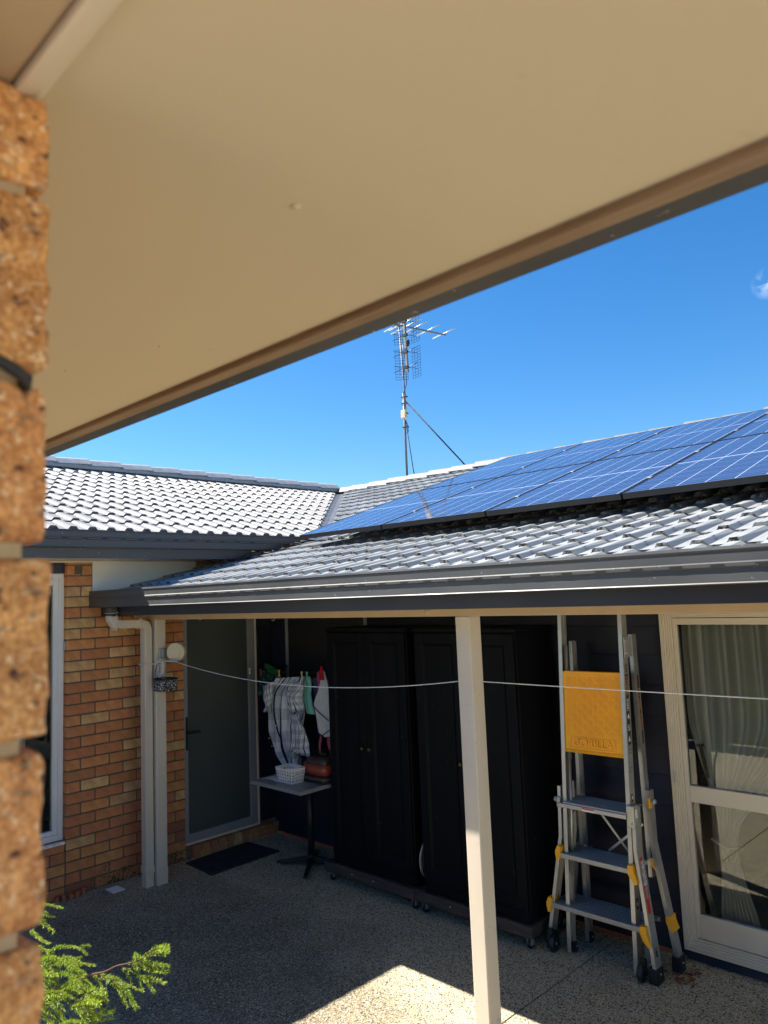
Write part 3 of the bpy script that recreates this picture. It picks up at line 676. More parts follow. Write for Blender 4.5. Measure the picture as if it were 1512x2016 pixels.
mb = MB(); mb.lathe([(.016, 0), (.013, .008), (.004, .011)], (3.36, -1.4805, 2.135), (0,-1,0), 14); mb.build('coach_bolt', 'beam', ver)
def post(x0, x1, y0, y1, z1=2.1075, name='verandah_post'):
    mb = MB(); mb.box(x0, x1, y0, y1, 0, z1, .005, 2); return mb.build(name, 'beige', ver)
p1 = post(3.558, 3.652, -1.482, -1.384); p2 = post(.270, .362, -1.462, -1.372)
mb = MB(); mb.lathe([(.014, 0), (.011, .007), (.003, .01)], (3.6462, -1.42, .085), (1,0,0), 12); mb.build('post_bolt', 'beige', p1)
mb = MB(); mb.box(.268, .364, -1.464, -1.370, 0, .13, .002); mb.build('post_foot', 'beige', p2)
# downpipe
mb = MB(); mb.mi = 1
mb.box(.245, .335, -1.845, -1.775, 2.180, 2.2255, .012, 3)
mb.mi = 0
pts = []
mb.box(.243, .337, -1.847, -1.773, 2.176, 2.181, .002)
mb.mi = 1; mb.box(.248, .332, -1.842, -1.778, 2.14, 2.1755, .012, 2); mb.mi = 0
prof = [(-.040, -.028), (-.034, -.034), (.034, -.034), (.040, -.028), (.040, .028), (.034, .034), (-.034, .034), (-.040, .028)]
path = [V((.29, -1.81, 2.16)), V((.29, -1.806, 2.125)), V((.29, -1.785, 2.093)), V((.29, -1.75, 2.085)), V((.29, -1.56, 2.083)), V((.29, -1.525, 2.070)), V((.29, -1.510, 2.035)), V((.29, -1.508, .16)), V((.29, -1.508, .12)), V((.29, -1.508, .0))]
rings = []
for i, p in enumerate(path):
    d = (path[min(i+1, len(path)-1)] - path[max(i-1, 0)]).normalized(); x_ = V((1,0,0)); y_ = d.cross(x_).normalized()
    rings.append([mb.bm.verts.new(p + x_*u*1.05 + y_*v) for u, v in prof])
for a, b in zip(rings, rings[1:]):
    for k in range(8): f = mb.bm.faces.new((a[k], a[(k+1)%8], b[(k+1)%8], b[k])); f.material_index = 0
dp = mb.build('downpipe', ('beige', 'gutter'), ver)
for a in ((.240, .340, -1.552, -1.464, 1.74, 1.756, .002), (.244, .336, -1.550, -1.466, .10, .155, .01, 2), (.244, .336, -1.79, -1.78, 2.040, 2.128, .002), (.244, .336, -1.585, -1.575, 2.040, 2.128, .002)):
    mb = MB(); mb.box(*a); mb.build('pipe_clip', 'beige', dp)
# big bone sliding window
WX0, WX1 = 4.02, 6.7
mb = MB()
for k, (o, y0) in enumerate(((0, -.045), (.018, -.038), (.030, -.030), (.042, -.022), (.054, -.014))):
    w_ = .0178 if k == 0 else .0118
    mb.box(WX0+o, WX0+o+w_, y0, .05, .063+o, 2.09-o, .0015); mb.box(WX1-o-w_, WX1-o, y0, .05, .063+o, 2.09-o, .0015)
    mb.box(WX0+o+w_, WX1-o-w_, y0+.0005, .05, .063+o, .063+o+w_, .0015); mb.box(WX0+o+w_, WX1-o-w_, y0+.0005, .05, 2.09-o-w_, 2.09-o, .0015)
bw = mb.build('sliding_window', 'bone', ver)
mb = MB(); xa, xb = WX0+.067, 5.35
mb.box(xa, xa+.026, -.006, .03, .132, 2.02, .002); mb.box(xb-.05, xb, -.006, .03, .132, 2.02, .002)
mb.box(xa+.0262, xb-.0502, -.006, .03, .132, .270, .003); mb.box(xa+.0262, xb-.0502, -.008, .03, .918, 1.016, .003); mb.box(xa+.0262, xb-.0502, -.006, .03, 1.98, 2.02, .002)
sash = mb.build('window_sash', 'bone', bw)
mb = MB(); mb.box(xb+.0005, xb+.04, .005, .04, .132, 2.02, .002); mb.box(WX1-.11, WX1-.068, .005, .04, .132, 2.02, .002); mb.box(xb+.0405, WX1-.1105, .005, .04, .132, .27, .003); mb.box(xb+.0405, WX1-.1105, .005, .04, .918, 1.016, .003); mb.build('window_sash', 'bone', bw)
for x0, x1, z0, z1 in ((xa+.0265, xb-.0505, .2705, .9175), (xa+.0265, xb-.0505, 1.0165, 1.9795), (xb+.041, WX1-.111, .2705, .9175), (xb+.041, WX1-.111, 1.0165, 1.9795)):
    mb = MB(); mb.box(x0, x1, .012, .017, z0, z1); mb.build('window_pane', 'pane', bw)
mb = MB(); mb.bar((4.185, .03, 1.255), (4.215, .03, 1.075), .014, .016); mb.bar((4.165, .03, 1.25), (4.205, .03, 1.257), .012, .012); mb.bar((4.185, .03, 1.075), (4.225, .03, 1.072), .012, .012); mb.build('window_handle', 'black', bw)
mb = MB(); mb.box(4.0365, 4.0495, -.047, -.0425, 1.03, 1.10, .001); mb.build('window_latch', 'galv', bw)
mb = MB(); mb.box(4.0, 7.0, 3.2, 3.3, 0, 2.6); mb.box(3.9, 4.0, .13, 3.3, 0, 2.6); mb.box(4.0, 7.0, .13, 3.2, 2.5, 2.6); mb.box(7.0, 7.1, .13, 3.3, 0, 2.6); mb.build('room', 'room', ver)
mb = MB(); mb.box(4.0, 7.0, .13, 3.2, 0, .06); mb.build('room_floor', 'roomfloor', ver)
# narrow window high on the weatherboards
mb = MB(); mb.box(.255, .297, -.034, -.0225, 1.45, 2.35, .002); mb.box(.297, 1.35, -.034, -.0225, 1.45, 1.485, .002); mb.box(1.35, 1.39, -.034, -.0225, 1.45, 2.35, .002); sw = mb.build('small_window', 'pewter', ver)
mb = MB(); mb.box(.2975, 1.3495, -.030, -.0235, 1.4855, 2.35); mb.build('window_pane', 'black', sw)

# ================================================================== NEAR HOUSE (pier and eave beside the camera)
near = thing('near_house', 'close speckled orange brick house end with wide cream soffit overhead', 'house', (5.7, -4.56, 0))
PX, PY = 5.780, -4.5094
mb = MB(); mb.box(4.0, PX-.005, -4.617, PY-.011, 0, 2.50); pier = mb.build('brick_pier', 'mortar', near)
zt = [(2.447, 2.535), (2.355, 2.441), (2.271, 2.347), (2.181, 2.263), (2.098, 2.174), (2.012, 2.090), (1.926, 2.002), (1.840, 1.916), (1.754, 1.830), (1.668, 1.744)]
pr = random.Random(4)
def soft_brick(L_, h, d, seed):
    mb = MB(); bm = mb.bm
    r = bmesh.ops.create_cube(bm, size=1); bmesh.ops.scale(bm, vec=(L_, d, h), verts=bm.verts[:])
    bmesh.ops.bevel(bm, geom=bm.edges[:], offset=.0042, segments=3, affect='EDGES', profile=.5)
    long_e = [e for e in bm.edges if e.calc_length() > .03]
    bmesh.ops.subdivide_edges(bm, edges=long_e, cuts=14, use_grid_fill=True)
    bmesh.ops.triangulate(bm, faces=[f for f in bm.faces if len(f.verts) > 4])
    for v in bm.verts:
        n = noise.noise(v.co*60 + V((seed*7.1, 0, 0)))*.0020 + noise.noise(v.co*240 + V((seed*3.3, 5, 0)))*.0009
        v.co += v.co.normalized()*0 + V((n if v.co.x > L_/2-.02 else 0, n, n*.6))
    for f in bm.faces: f.smooth = True
    return mb.mesh('brick', 'brick_near')
for i, (z0, z1) in enumerate(zt):
    h = z1-z0; z1_ = min(z1, 2.497); h = z1_-z0
    me = soft_brick(.23 if i % 2 else .11, h, .11, i)
    L_ = .23 if i % 2 else .11
    place('brick', me, pier, (PX - L_/2 + pr.uniform(-.0008, .0008), PY-.055 + pr.uniform(-.001, .001), (z0+z1_)/2), color=jit((.84, .43, .17)) )
me = brick_mesh('brick_row', .230, d=.11)
for i, (z0, z1) in enumerate(zt[1:]):
    for j in range(1, 7):
        xx = PX - (.23 if (i+1) % 2 else .11) - .01 - .115 - (j-1)*.24
        o = place('brick', me, pier, (xx, PY-.056, (z0+z1)/2), rot=Matrix.Rotation(pi/2, 3, 'Z'), color=jit(O))
EX0, EX1 = 3.95, 8.6
mb = MB(); mb.box(EX0, EX1, -4.507, -4.1695, 2.510, 2.516); mb.build('soffit', 'soffit', near)
mb = MB(); mb.box(EX0, EX1, -4.169, -4.150, 2.503, 2.70, .0015); mb.build('fascia', 'oldwood', near)
mb = MB(); mb.prism([(0, 0), (.115, 0), (.118, .006), (.115, .13), (.105, .135), (.105, .01), (.01, .01), (0, .12)], (EX0, -4.1495, 2.549), (EX1, -4.1495, 2.549), (0,1,0), (0,0,1)); mb.build('gutter', 'gutter', near)
mb = MB(); mb.hexa([(EX0, -4.10, 2.66), (EX1, -4.10, 2.66), (EX1, -7.5, 3.75), (EX0, -7.5, 3.75), (EX0, -4.10, 2.72), (EX1, -4.10, 2.72), (EX1, -7.5, 3.81), (EX0, -7.5, 3.81)]); mb.build('roof_slab', 'tile_l', near)
# timber head and quad moulding over the opening
mb = MB(); mb.box(PX-.4, 8.2, -4.600, -4.5275, 2.497, 2.60, .002); mb.build('lintel', 'beam', near)
mb = MB(); mb.prism([(0, 0), (.018, 0), (.0165, -.007), (.011, -.0125), (.004, -.0155), (0, -.016)][::-1], (PX-.02, -4.5272, 2.5095), (8.2, -4.5272, 2.5095), (0,1,0), (0,0,1)); mb.build('quad_moulding', 'cream', near)
mb = MB(); mb.box(PX+.01, 8.2, -4.617, -4.52, 0, 1.2); mb.box(8.2, 8.6, -4.617, -4.507, 0, 2.5); mb.box(4.0, 8.6, -7.4, -7.3, 0, 2.6); mb.box(PX-.3, 8.2, -7.3, -4.62, .0, .9); mb.build('side_wall', 'brick', near)
# nail pops and scuffs on the soffit
for (x, y, r) in ((5.760, -4.335, .004), (5.44, -4.26, .0016), (5.30, -4.30, .0012)):
    mb = MB(); mb.lathe([(r, 0), (r*.7, -.0012), (r*.2, -.0018)], (x, y, 2.5098), (0,0,1), 12); mb.build('nail_pop', 'soffit', near)
# black cable round the pier
mb = MB(); mb.tube([(5.762, -4.5215, 2.3465), (5.778, -4.5205, 2.3465), (5.7845, -4.5225, 2.3475), (5.7855, -4.528, 2.3505), (5.786, -4.535, 2.3535), (5.7865, -4.545, 2.3555), (5.787, -4.58, 2.358)], .0030, 12)
mb.build('black_cable', 'black', base=(5.78, -4.51, 2.35), label='black cable wrapped round the close brick pier at a mortar joint', cat='cable')
mb = MB(); mb.grid(lambda u, v: V((6.2, -4.2, 1.5)) , 1, 1); mb.bm.free()

# ================================================================== SOLAR PANELS
PSL = .317; pex = V((1,0,0)); peu = V((0, 1, PSL)).normalized(); pez = pex.cross(peu)
PR = Matrix((pex, peu, pez)).transposed()
def zpan(y): return 2.9285 + PSL*y
W_, H_ = .985, 1.665
def panel_meshes():
    mb = MB(); t = .035
    for a in ((0, W_, 0, .011), (0, W_, H_-.011, H_), (0, .011, .0111, H_-.0111), (W_-.011, W_, .0111, H_-.0111)): mb.box(a[0], a[1], a[2], a[3], -t, .0015)
    f = mb.mesh('panel_frame', 'blackalu')
    mb = MB(); mb.box(.0112, W_-.0112, .0112, H_-.0112, -.006, 0); g = mb.mesh('panel_glass', 'solar')
    mb = MB(); mb.box(-.014, .014, -.022, .022, .0016, .006, .002); c = mb.mesh('panel_clamp', 'clampgrey'); return f, g, c
pf, pg, pc = panel_meshes()
words = ['first', 'second', 'third', 'fourth', 'fifth']
ylow = -.485
for r in range(2):
    for c in range(5):
        p = V((1.062 + c*1.0, 0, 0)) + V((0, ylow, zpan(ylow))) + peu*(r*(H_+.022))
        lab = ('blue solar panel in the lower row beside the tiles, %s from the valley' if r == 0 else 'blue solar panel in the upper row against the sky, %s from the ridge caps') % words[c]
        t = thing('solar_panel', lab, 'solar panel', p, 'solar panels in two rows on the verandah wing roof'); t.rotation_mode = 'QUATERNION'; t.rotation_quaternion = PR.to_quaternion()
        for nm, me in (('panel_frame', pf), ('panel_glass', pg)):
            o = bpy.data.objects.new(nm, me); COL.objects.link(o); o.parent = t
        for k in (.26, .76):
            o = bpy.data.objects.new('panel_clamp', pc); COL.objects.link(o); o.parent = t; o.location = (W_+.0075, H_*k, 0)
mb = MB()
for yy in (.2, .85, 1.4, 2.3):
    q = V((.95, yy, zpan(yy)-.06)); mb.bar(q, q+V((5.6, 0, 0)), .035, .04)
for yy in (.2, .85, 1.4, 2.3):
    for xx in (1.3, 2.8, 4.3, 5.8): mb.bar((xx, yy-.02, zpan(yy)-.07), (xx, yy-.02, zv(yy)+.01), .03, .006)
mb.build('mounting_rail', 'galv', base=(3.5, 1, 3), label='grey aluminium rails under the two rows of solar panels', cat='rail')

# added fence, out of view, that darkens the reflection in the big window
fn_ = thing('reflection_fence', 'dark timber fence added out of view to darken the window reflection', 'fence', (2.0, -6.2, 0))
pm = MB(); pm.box(-.070, .070, -.009, .009, 0, 1.78, .003); pme = pm.mesh('reflection_paling', 'dolly')
pq = random.Random(21)
for i in range(27): place('reflection_paling', pme, fn_, (.08 + i*.146, -6.2 + pq.uniform(-.003, .003), pq.uniform(.0, .02)))
for z_ in (.35, 1.45): mb = MB(); mb.box(0, 3.95, -6.27, -6.212, z_, z_+.07); mb.build('reflection_fence_rail', 'dolly', fn_)

# ================================================================== TV ANTENNA
an = thing('tv_antenna', 'tall metal television antenna on a mast at the roof ridge', 'antenna', (-1.50, 3.75, 4.0))
base = V((-1.496, 3.75, 3.98)); kink = V((-1.50, 3.75, 5.09)); top = V((-1.535, 3.75, 6.43))
mb = MB(); mb.tube([base, kink + V((0,0,.2))], .017, 10); mb.tube([base+V((.03, .0, .95)), kink+V((.03, 0, .2)), top], .013, 10); mb.build('mast', 'mast', an)
mb = MB(); mb.box(-1.53, -1.44, 3.70, 3.76, 4.90, 5.02, .004); mb.build('junction_box', 'creamplastic', an)
mb = MB()
for z_ in (4.75, 4.96, 5.12, 5.22): mb.box(-1.53, -1.435, 3.725, 3.775, z_, z_+.018)
mb.build('mast_clamp', 'black', an)
mb = MB(); mb.tube([kink+V((.03, 0, .08)), (-.42, 3.80, 4.02)], .010, 6); mb.tube([kink+V((.02, 0, -.2)), (-1.36, 3.74, 4.1), (-1.33, 3.73, 4.0)], .007, 6); mb.build('stay', 'dark', an)
mb = MB(); mb.tube([(-1.50, 3.70, 5.55), (-1.42, 3.68, 5.50), (-1.36, 3.68, 5.75), (-1.36, 3.62, 6.0)], .006, 6); mb.tube([(-1.46, 3.7, 5.25), (-1.38, 3.7, 5.40), (-1.36, 3.68, 5.75)], .006, 6); mb.tube([(-1.46, 3.7, 4.95), (-1.39, 3.7, 4.75), (-1.39, 3.7, 4.66), (-1.44, 3.7, 4.65)], .006, 6); mb.build('coax_cable', 'black', an)
ed = V((-.982, .188, 0)); bd = V((.188, .982, 0))
mb = MB(); b0 = V((-1.53, 3.75, 6.38)) - bd*.1; mb.bar(b0, b0 + bd*1.04, .022, .022); mb.build('boom', 'mast', an)
for s_, hl, dz in ((.10, .40, 0), (.19, .39, .03), (.23, .39, -.02), (.42, .32, 0), (.68, .30, 0), (1.0, .29, 0)):
    mb = MB(); c = b0 + bd*s_ + V((0,0,.02+dz)); mb.tube([c-ed*hl, c+ed*hl], .0085, 6); mb.build('element', 'alu', an)
# phased array: bent wire screen and bow ties on a vertical bar
fc = V((.30, -.95, 0)).normalized(); sd_ = V((.95, .30, 0)).normalized()
cc = V((-1.31, 3.66, 5.98))
mb = MB(); mb.bar(cc+V((0,0,-.42)), cc+V((-.03,0,.42)), .03, .03); mb.bar(cc+V((-.15, .08, .0)), cc, .02, .02); mb.build('array_bar', 'mast', an)
mb = MB()
for (za, zb) in ((-.50, -.03), (.05, .52)):
    for sgn in (-1, 1):
        for i in range(12):
            z_ = za + (zb-za)*i/11; a = cc + V((0,0,z_)) - fc*.10 + sd_*sgn*.04; b = cc + V((0,0,z_)) - fc*.02 + sd_*sgn*.21
            mb.tube([a, b], .003, 4, False)
        for q in (0, .33, .66, 1):
            a = cc - fc*(.10-.08*q) + sd_*sgn*(.04+.17*q); mb.tube([a+V((0,0,za)), a+V((0,0,zb))], .0028, 4, False)
mb.build('reflector_screen', 'blackalu', an)
mb = MB()
for z_ in (-.36, -.12, .14, .36):
    c = cc + V((0,0,z_)) + fc*.06
    mb = MB(); mb.box(c.x-.05, c.x+.05, c.y-.02, c.y+.02, c.z-.018, c.z+.018)
    for sgn in (-1, 1):
        for dz in (-.05, .05): mb.tube([c + sd_*sgn*.03, c + sd_*sgn*.20 + V((0,0,dz))], .004, 5)
    mb.build('bow_tie_element', 'black', an)
mb = MB(); c = cc + fc*.06 + V((.06,0,.0)); mb.lathe([(.01, -.05), (.03, -.02), (.03, .04), (.012, .06)], c, (0,0,1), 12)
mb.build('balun', 'black', an)

# ================================================================== THINGS UNDER THE VERANDAH
def wheel(mb, c, r, w_, ax=(1,0,0)): mb.lathe([(r*.35, -w_/2-.002), (r*.9, -w_/2), (r, -w_*.3), (r, w_*.3), (r*.9, w_/2), (r*.35, w_/2+.002)], c, ax, 20)
# wheeled dollies
def dolly(x0, x1, lab, casters):
    t = thing('wheeled_dolly', lab, 'dolly', ((x0+x1)/2, -.30, 0), 'wheeled timber dollies under the wardrobes')
    mb = MB(); mb.box(x0, x1, -.545, -.52, .078, .150, .003); mb.build('front_rail', 'dolly', t)
    mb = MB(); mb.box(x0, x0+.03, -.5195, -.07, .078, .148, .003); mb.build('side_rail', 'dolly', t)
    mb = MB(); mb.box(x1-.03, x1, -.5195, -.07, .078, .148, .003); mb.build('side_rail', 'dolly', t)
    mb = MB(); mb.box(x0+.031, x1-.031, -.5195, -.07, .130, .147); mb.build('deck', 'dolly', t)
    for (x, y) in casters:
        mb = MB(); mb.box(x-.02, x+.02, y-.02, y+.02, .070, .0775); mb.box(x-.016, x-.012, y-.014, y+.014, .025, .07); mb.box(x+.012, x+.016, y-.014, y+.014, .025, .07); c = mb.build('caster', 'galv', t)
        mb = MB(); wheel(mb, (x, y+.004, .028), .028, .018); mb.build('caster_wheel', 'black', c)
    for x in (x0+.32, x0+.55):
        mb = MB(); mb.lathe([(.006, 0), (.004, .003)], (x, -.5452, .115), (0,-1,0), 8); mb.build('screw_head', 'galv', t)
dolly(1.335, 2.295, 'dark timber dolly on casters under the wardrobe nearer the glass door', [(1.38, -.50), (2.26, -.50), (1.38, -.12), (2.26, -.12)])
dolly(2.305, 3.275, 'dark timber dolly on casters under the wardrobe nearer the ladder', [(2.36, -.50), (3.235, -.50), (2.36, -.12), (3.235, -.12)])
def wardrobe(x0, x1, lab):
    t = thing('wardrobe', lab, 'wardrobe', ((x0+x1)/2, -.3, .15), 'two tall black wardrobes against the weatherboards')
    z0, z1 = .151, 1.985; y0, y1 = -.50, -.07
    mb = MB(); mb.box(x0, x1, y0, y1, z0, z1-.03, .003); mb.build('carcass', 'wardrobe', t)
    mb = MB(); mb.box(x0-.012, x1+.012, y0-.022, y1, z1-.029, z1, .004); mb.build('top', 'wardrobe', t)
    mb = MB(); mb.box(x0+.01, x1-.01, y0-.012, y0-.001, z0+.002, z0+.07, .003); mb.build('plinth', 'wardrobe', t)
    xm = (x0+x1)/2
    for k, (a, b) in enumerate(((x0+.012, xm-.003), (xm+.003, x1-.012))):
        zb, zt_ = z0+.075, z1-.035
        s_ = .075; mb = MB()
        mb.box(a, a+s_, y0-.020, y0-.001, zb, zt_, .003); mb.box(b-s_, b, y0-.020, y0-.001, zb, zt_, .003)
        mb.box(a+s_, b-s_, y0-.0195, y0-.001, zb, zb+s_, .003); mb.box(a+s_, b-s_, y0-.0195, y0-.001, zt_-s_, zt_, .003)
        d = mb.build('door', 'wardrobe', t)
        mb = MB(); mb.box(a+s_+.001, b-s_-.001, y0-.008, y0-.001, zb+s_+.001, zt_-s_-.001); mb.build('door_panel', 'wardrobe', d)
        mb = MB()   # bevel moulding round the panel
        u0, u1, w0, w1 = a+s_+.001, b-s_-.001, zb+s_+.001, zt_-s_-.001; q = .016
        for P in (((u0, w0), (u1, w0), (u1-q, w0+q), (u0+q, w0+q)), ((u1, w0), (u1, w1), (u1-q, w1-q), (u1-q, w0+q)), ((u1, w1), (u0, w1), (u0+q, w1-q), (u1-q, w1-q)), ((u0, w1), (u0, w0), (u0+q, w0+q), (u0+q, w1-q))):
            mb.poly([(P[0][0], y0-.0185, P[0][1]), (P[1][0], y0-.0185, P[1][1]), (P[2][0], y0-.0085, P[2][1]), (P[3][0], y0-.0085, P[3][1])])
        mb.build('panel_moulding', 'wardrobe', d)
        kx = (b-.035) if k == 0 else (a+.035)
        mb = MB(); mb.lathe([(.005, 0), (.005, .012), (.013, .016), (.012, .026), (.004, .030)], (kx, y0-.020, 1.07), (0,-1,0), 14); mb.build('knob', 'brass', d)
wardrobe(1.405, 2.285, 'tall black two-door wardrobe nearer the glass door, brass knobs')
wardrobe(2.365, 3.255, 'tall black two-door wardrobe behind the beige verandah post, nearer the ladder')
mb = MB(); mb.lathe([(.16, -.008), (.172, -.006), (.175, 0), (.172, .006), (.16, .008), (.150, .004), (.150, -.004)], (2.325, -.33, .33), (1, 0, 0), 32)
mb.build('round_lid', 'galv', base=(2.325, -.33, .15), label='thin round grey lid standing in the gap between the wardrobes', cat='lid')
# table
tb = thing('pedestal_table', 'small square speckled grey table on a black four-footed pedestal', 'table', (1.0, -.45, 0))
mb = MB(); mb.box(.72, 1.372, -.80, -.215, .708, .738, .002); mb.build('tabletop', 'laminate', tb)
mb = MB(); mb.tube([(1.0, -.40, .07), (1.0, -.40, .70)], .028, 16); mb.build('column', 'black', tb)
mb = MB(); mb.box(.86, 1.14, -.54, -.26, .695, .7075); mb.tube([(1.0, -.40, .03), (1.0, -.40, .10)], .036, 16); mb.build('hub', 'black', tb)
for (x, y) in ((.735, -.56), (1.215, -.655), (1.265, -.24), (.80, -.16)):
    d = V((x-1.0, y+.40, 0)); L_ = d.length; d.normalize()
    mb = MB(); c = V((1.0, -.40, 0)); s_ = V((-d.y, d.x, 0))
    a, b = c+d*.02, c+d*L_
    mb.hexa([a-s_*.020+V((0,0,.035)), b-s_*.014+V((0,0,.012)), b+s_*.014+V((0,0,.012)), a+s_*.020+V((0,0,.035)), a-s_*.016+V((0,0,.085)), b-s_*.011+V((0,0,.034)), b+s_*.011+V((0,0,.034)), a+s_*.016+V((0,0,.085))], .004, 2)
    f = mb.build('foot', 'black', tb)
    mb = MB(); mb.lathe([(.016, 0), (.018, .006), (.014, .0125)], (b.x-d.x*.02, b.y-d.y*.02, 0), (0,0,1), 12); mb.build('glide', 'galv', f)
# white slotted basket
bk = thing('plastic_basket', 'small white plastic basket with slotted sides on the grey table', 'basket', (1.06, -.62, .739))
bcx, bcy, bz = 1.045, -.635, .739; bw0, bd0, bw1, bd1, bh = .088, .060, .102, .074, .118
def bpt(u, v, side):
    w_ = bw0 + (bw1-bw0)*v; d_ = bd0 + (bd1-bd0)*v; t_ = 2*u-1
    return {0: V((bcx+t_*w_, bcy-d_, bz+v*bh)), 1: V((bcx+w_, bcy+t_*d_, bz+v*bh)), 2: V((bcx-t_*w_, bcy+d_, bz+v*bh)), 3: V((bcx-w_, bcy-t_*d_, bz+v*bh))}[side]
mb = MB()
for sde, cols in ((0, 6), (1, 4), (2, 6), (3, 4)):
    us = [0]
    for k in range(cols): us += [(k+.25)/cols, (k+.85)/cols]
    us.append(1); vs = [0, .12, .24, .32, .44, .52, .64, .72, .82, 1]
    for i in range(len(us)-1):
        for j in range(len(vs)-1):
            if i % 2 == 1 and j % 2 == 1: continue
            mb.poly([bpt(us[i], vs[j], sde), bpt(us[i+1], vs[j], sde), bpt(us[i+1], vs[j+1], sde), bpt(us[i], vs[j+1], sde)])
mb.poly([bpt(0, 0, 0), bpt(1, 0, 0), bpt(1, 0, 1), bpt(0, 0, 3)])
mb.build('basket_body', 'whiteplastic', bk, thick=.002)
mb = MB(); mb.tube([bpt(0, 1, 0), bpt(.3, 1, 0), bpt(.38, .90, 0), bpt(.62, .90, 0), bpt(.7, 1, 0), bpt(1, 1, 0), bpt(0, 1, 2), bpt(1, 1, 2), bpt(0, 1, 0)], .0055, 8); mb.build('rim', 'whiteplastic', bk)
# electric frypan
fp = thing('electric_frypan', 'rust red and brown electric frying pan with domed lid on the table by the wardrobe', 'frying pan', (1.22, -.42, .739))
def rbox(mb, cx, cy, w0, d0, w1, d1, z0, z1, seg=5, cr=.3):
    r0, r1 = [], []
    for q in range(4):
        for k in range(seg+1):
            a = pi/2*(q + k/seg); sx, sy = (1 if q in (0, 3) else -1), (1 if q < 2 else -1)
            for (rr, w_, d_, z_) in ((r0, w0, d0, z0), (r1, w1, d1, z1)):
                c_ = cr*min(w_, d_); rr.append(mb.bm.verts.new((cx + sx*(w_-c_) + c_*cos(a), cy + sy*(d_-c_) + c_*sin(a), z_)))
    n = len(r0)
    for i in range(n): f = mb.bm.faces.new((r0[i], r0[(i+1)%n], r1[(i+1)%n], r1[i])); f.smooth = True; f.material_index = mb.mi
    for r_ in (r0[::-1], r1): f = mb.bm.faces.new(r_); f.material_index = mb.mi
mb = MB(); rbox(mb, 1.235, -.44, .13, .12, .14, .13, .745, .79); mb.build('pan_base', 'panbrown', fp)
mb = MB(); rbox(mb, 1.235, -.43, .115, .105, .135, .125, .7905, .875); rbox(mb, 1.235, -.43, .14, .13, .138, .128, .8755, .884); mb.build('pan_body', 'panred', fp)
mb = MB(); rbox(mb, 1.235, -.43, .138, .128, .10, .09, .8845, .935); rbox(mb, 1.235, -.43, .04, .02, .035, .016, .9355, .955); mb.build('pan_lid', 'panbrown', fp)
mb = MB(); mb.tube([(1.02, -.515, .778), (1.10, -.565, .7905)], .0035, 8); mb.lathe([(.002, -.002), (.017, 0), (.013, .005), (.002, .006)], (1.113, -.573, .787), (.2, -.3, 1), 14)
mb.build('spoon', 'brass', base=(1.10, -.56, .77), label='brass coloured spoon lying beside the frying pan on the table', cat='spoon')
mb = MB(); mb.grid(lambda u, v: V((.765 + u*.20, -.735 + v*.16 + u*.02, .742 + .010*sin(u*3.1)*(1-v*.5))), 10, 6); mb.build('paper_sheet', 'paper', base=(.86, -.66, .74), thick=.0015, label='crumpled white paper sheet on the left end of the grey table', cat='paper')
# clothes airer line and hanging washing
al = thing('indoor_clothesline', 'thin dark wire clothesline along the weatherboards behind the table', 'clothesline', (.7, -.33, 1.6))
mb = MB(); mb.tube([(.27, -.34, 1.585), (.4, -.34, 1.575), (.8, -.34, 1.572), (1.2, -.34, 1.60), (1.404, -.34, 1.61)], .003, 6); mb.tube([(.27, -.28, 1.59), (.7, -.28, 1.58), (1.404, -.28, 1.61)], .003, 6); mb.build('wire', 'black', al)
mb = MB(); mb.box(.265, .28, -.36, -.023, 1.58, 1.60); mb.build('bracket', 'black', al)
CL = 'washing hanging behind the table'
def cloth(name, left, right, mat, y=-.35, folds=3, amp=.02, nu=24, nv=20, uv=True, thick=.003, seed=0, **tags):
    def lerp(P, t):
        t *= len(P)-1; i = min(int(t), len(P)-2); f = t-i; f = f*f*(3-2*f) if False else f
        return V(P[i]).lerp(V(P[i+1]), f)
    def f(u, v):
        a, b = lerp(left, 1-v), lerp(right, 1-v); p = a.lerp(b, u)
        k = .35 + .65*(1-v)
        yy = y - amp*k*(sin(u*folds*2*pi + seed + .9*sin(v*4+seed)) + .5*sin(u*folds*4.3*pi + seed*2 + v*3)) + .012*noise.noise(V((u*3+seed, v*3, 0)))
        xx = p.x + amp*.5*k*sin(v*7 + seed + u*9)
        return V((xx, yy, p.y))
    mb = MB(); mb.grid(f, nu, nv, uv=True); return mb.build(name, mat, thick=thick, base=(V((left[0][0], y, left[0][1]))), **tags)
cloth('shorts', [(.20, 1.59), (.19, 1.45), (.17, 1.34)], [(.45, 1.57), (.47, 1.45), (.46, 1.32)], 'tealprint', amp=.015, label='dark teal leaf-print shorts pegged beside the door frame', cat='shorts', group=CL, y=-.30)
cloth('green_sock', [(.36, 1.66), (.36, 1.60)], [(.56, 1.60), (.53, 1.54)], 'greencloth', amp=.01, nu=8, nv=6, label='small bright green cloth above the teal shorts', cat='cloth', group=CL, y=-.36)
sh = thing('striped_shirt', 'white and grey striped shirt with dark stripes hanging above the basket', 'shirt', (.75, -.38, 1.55), CL)
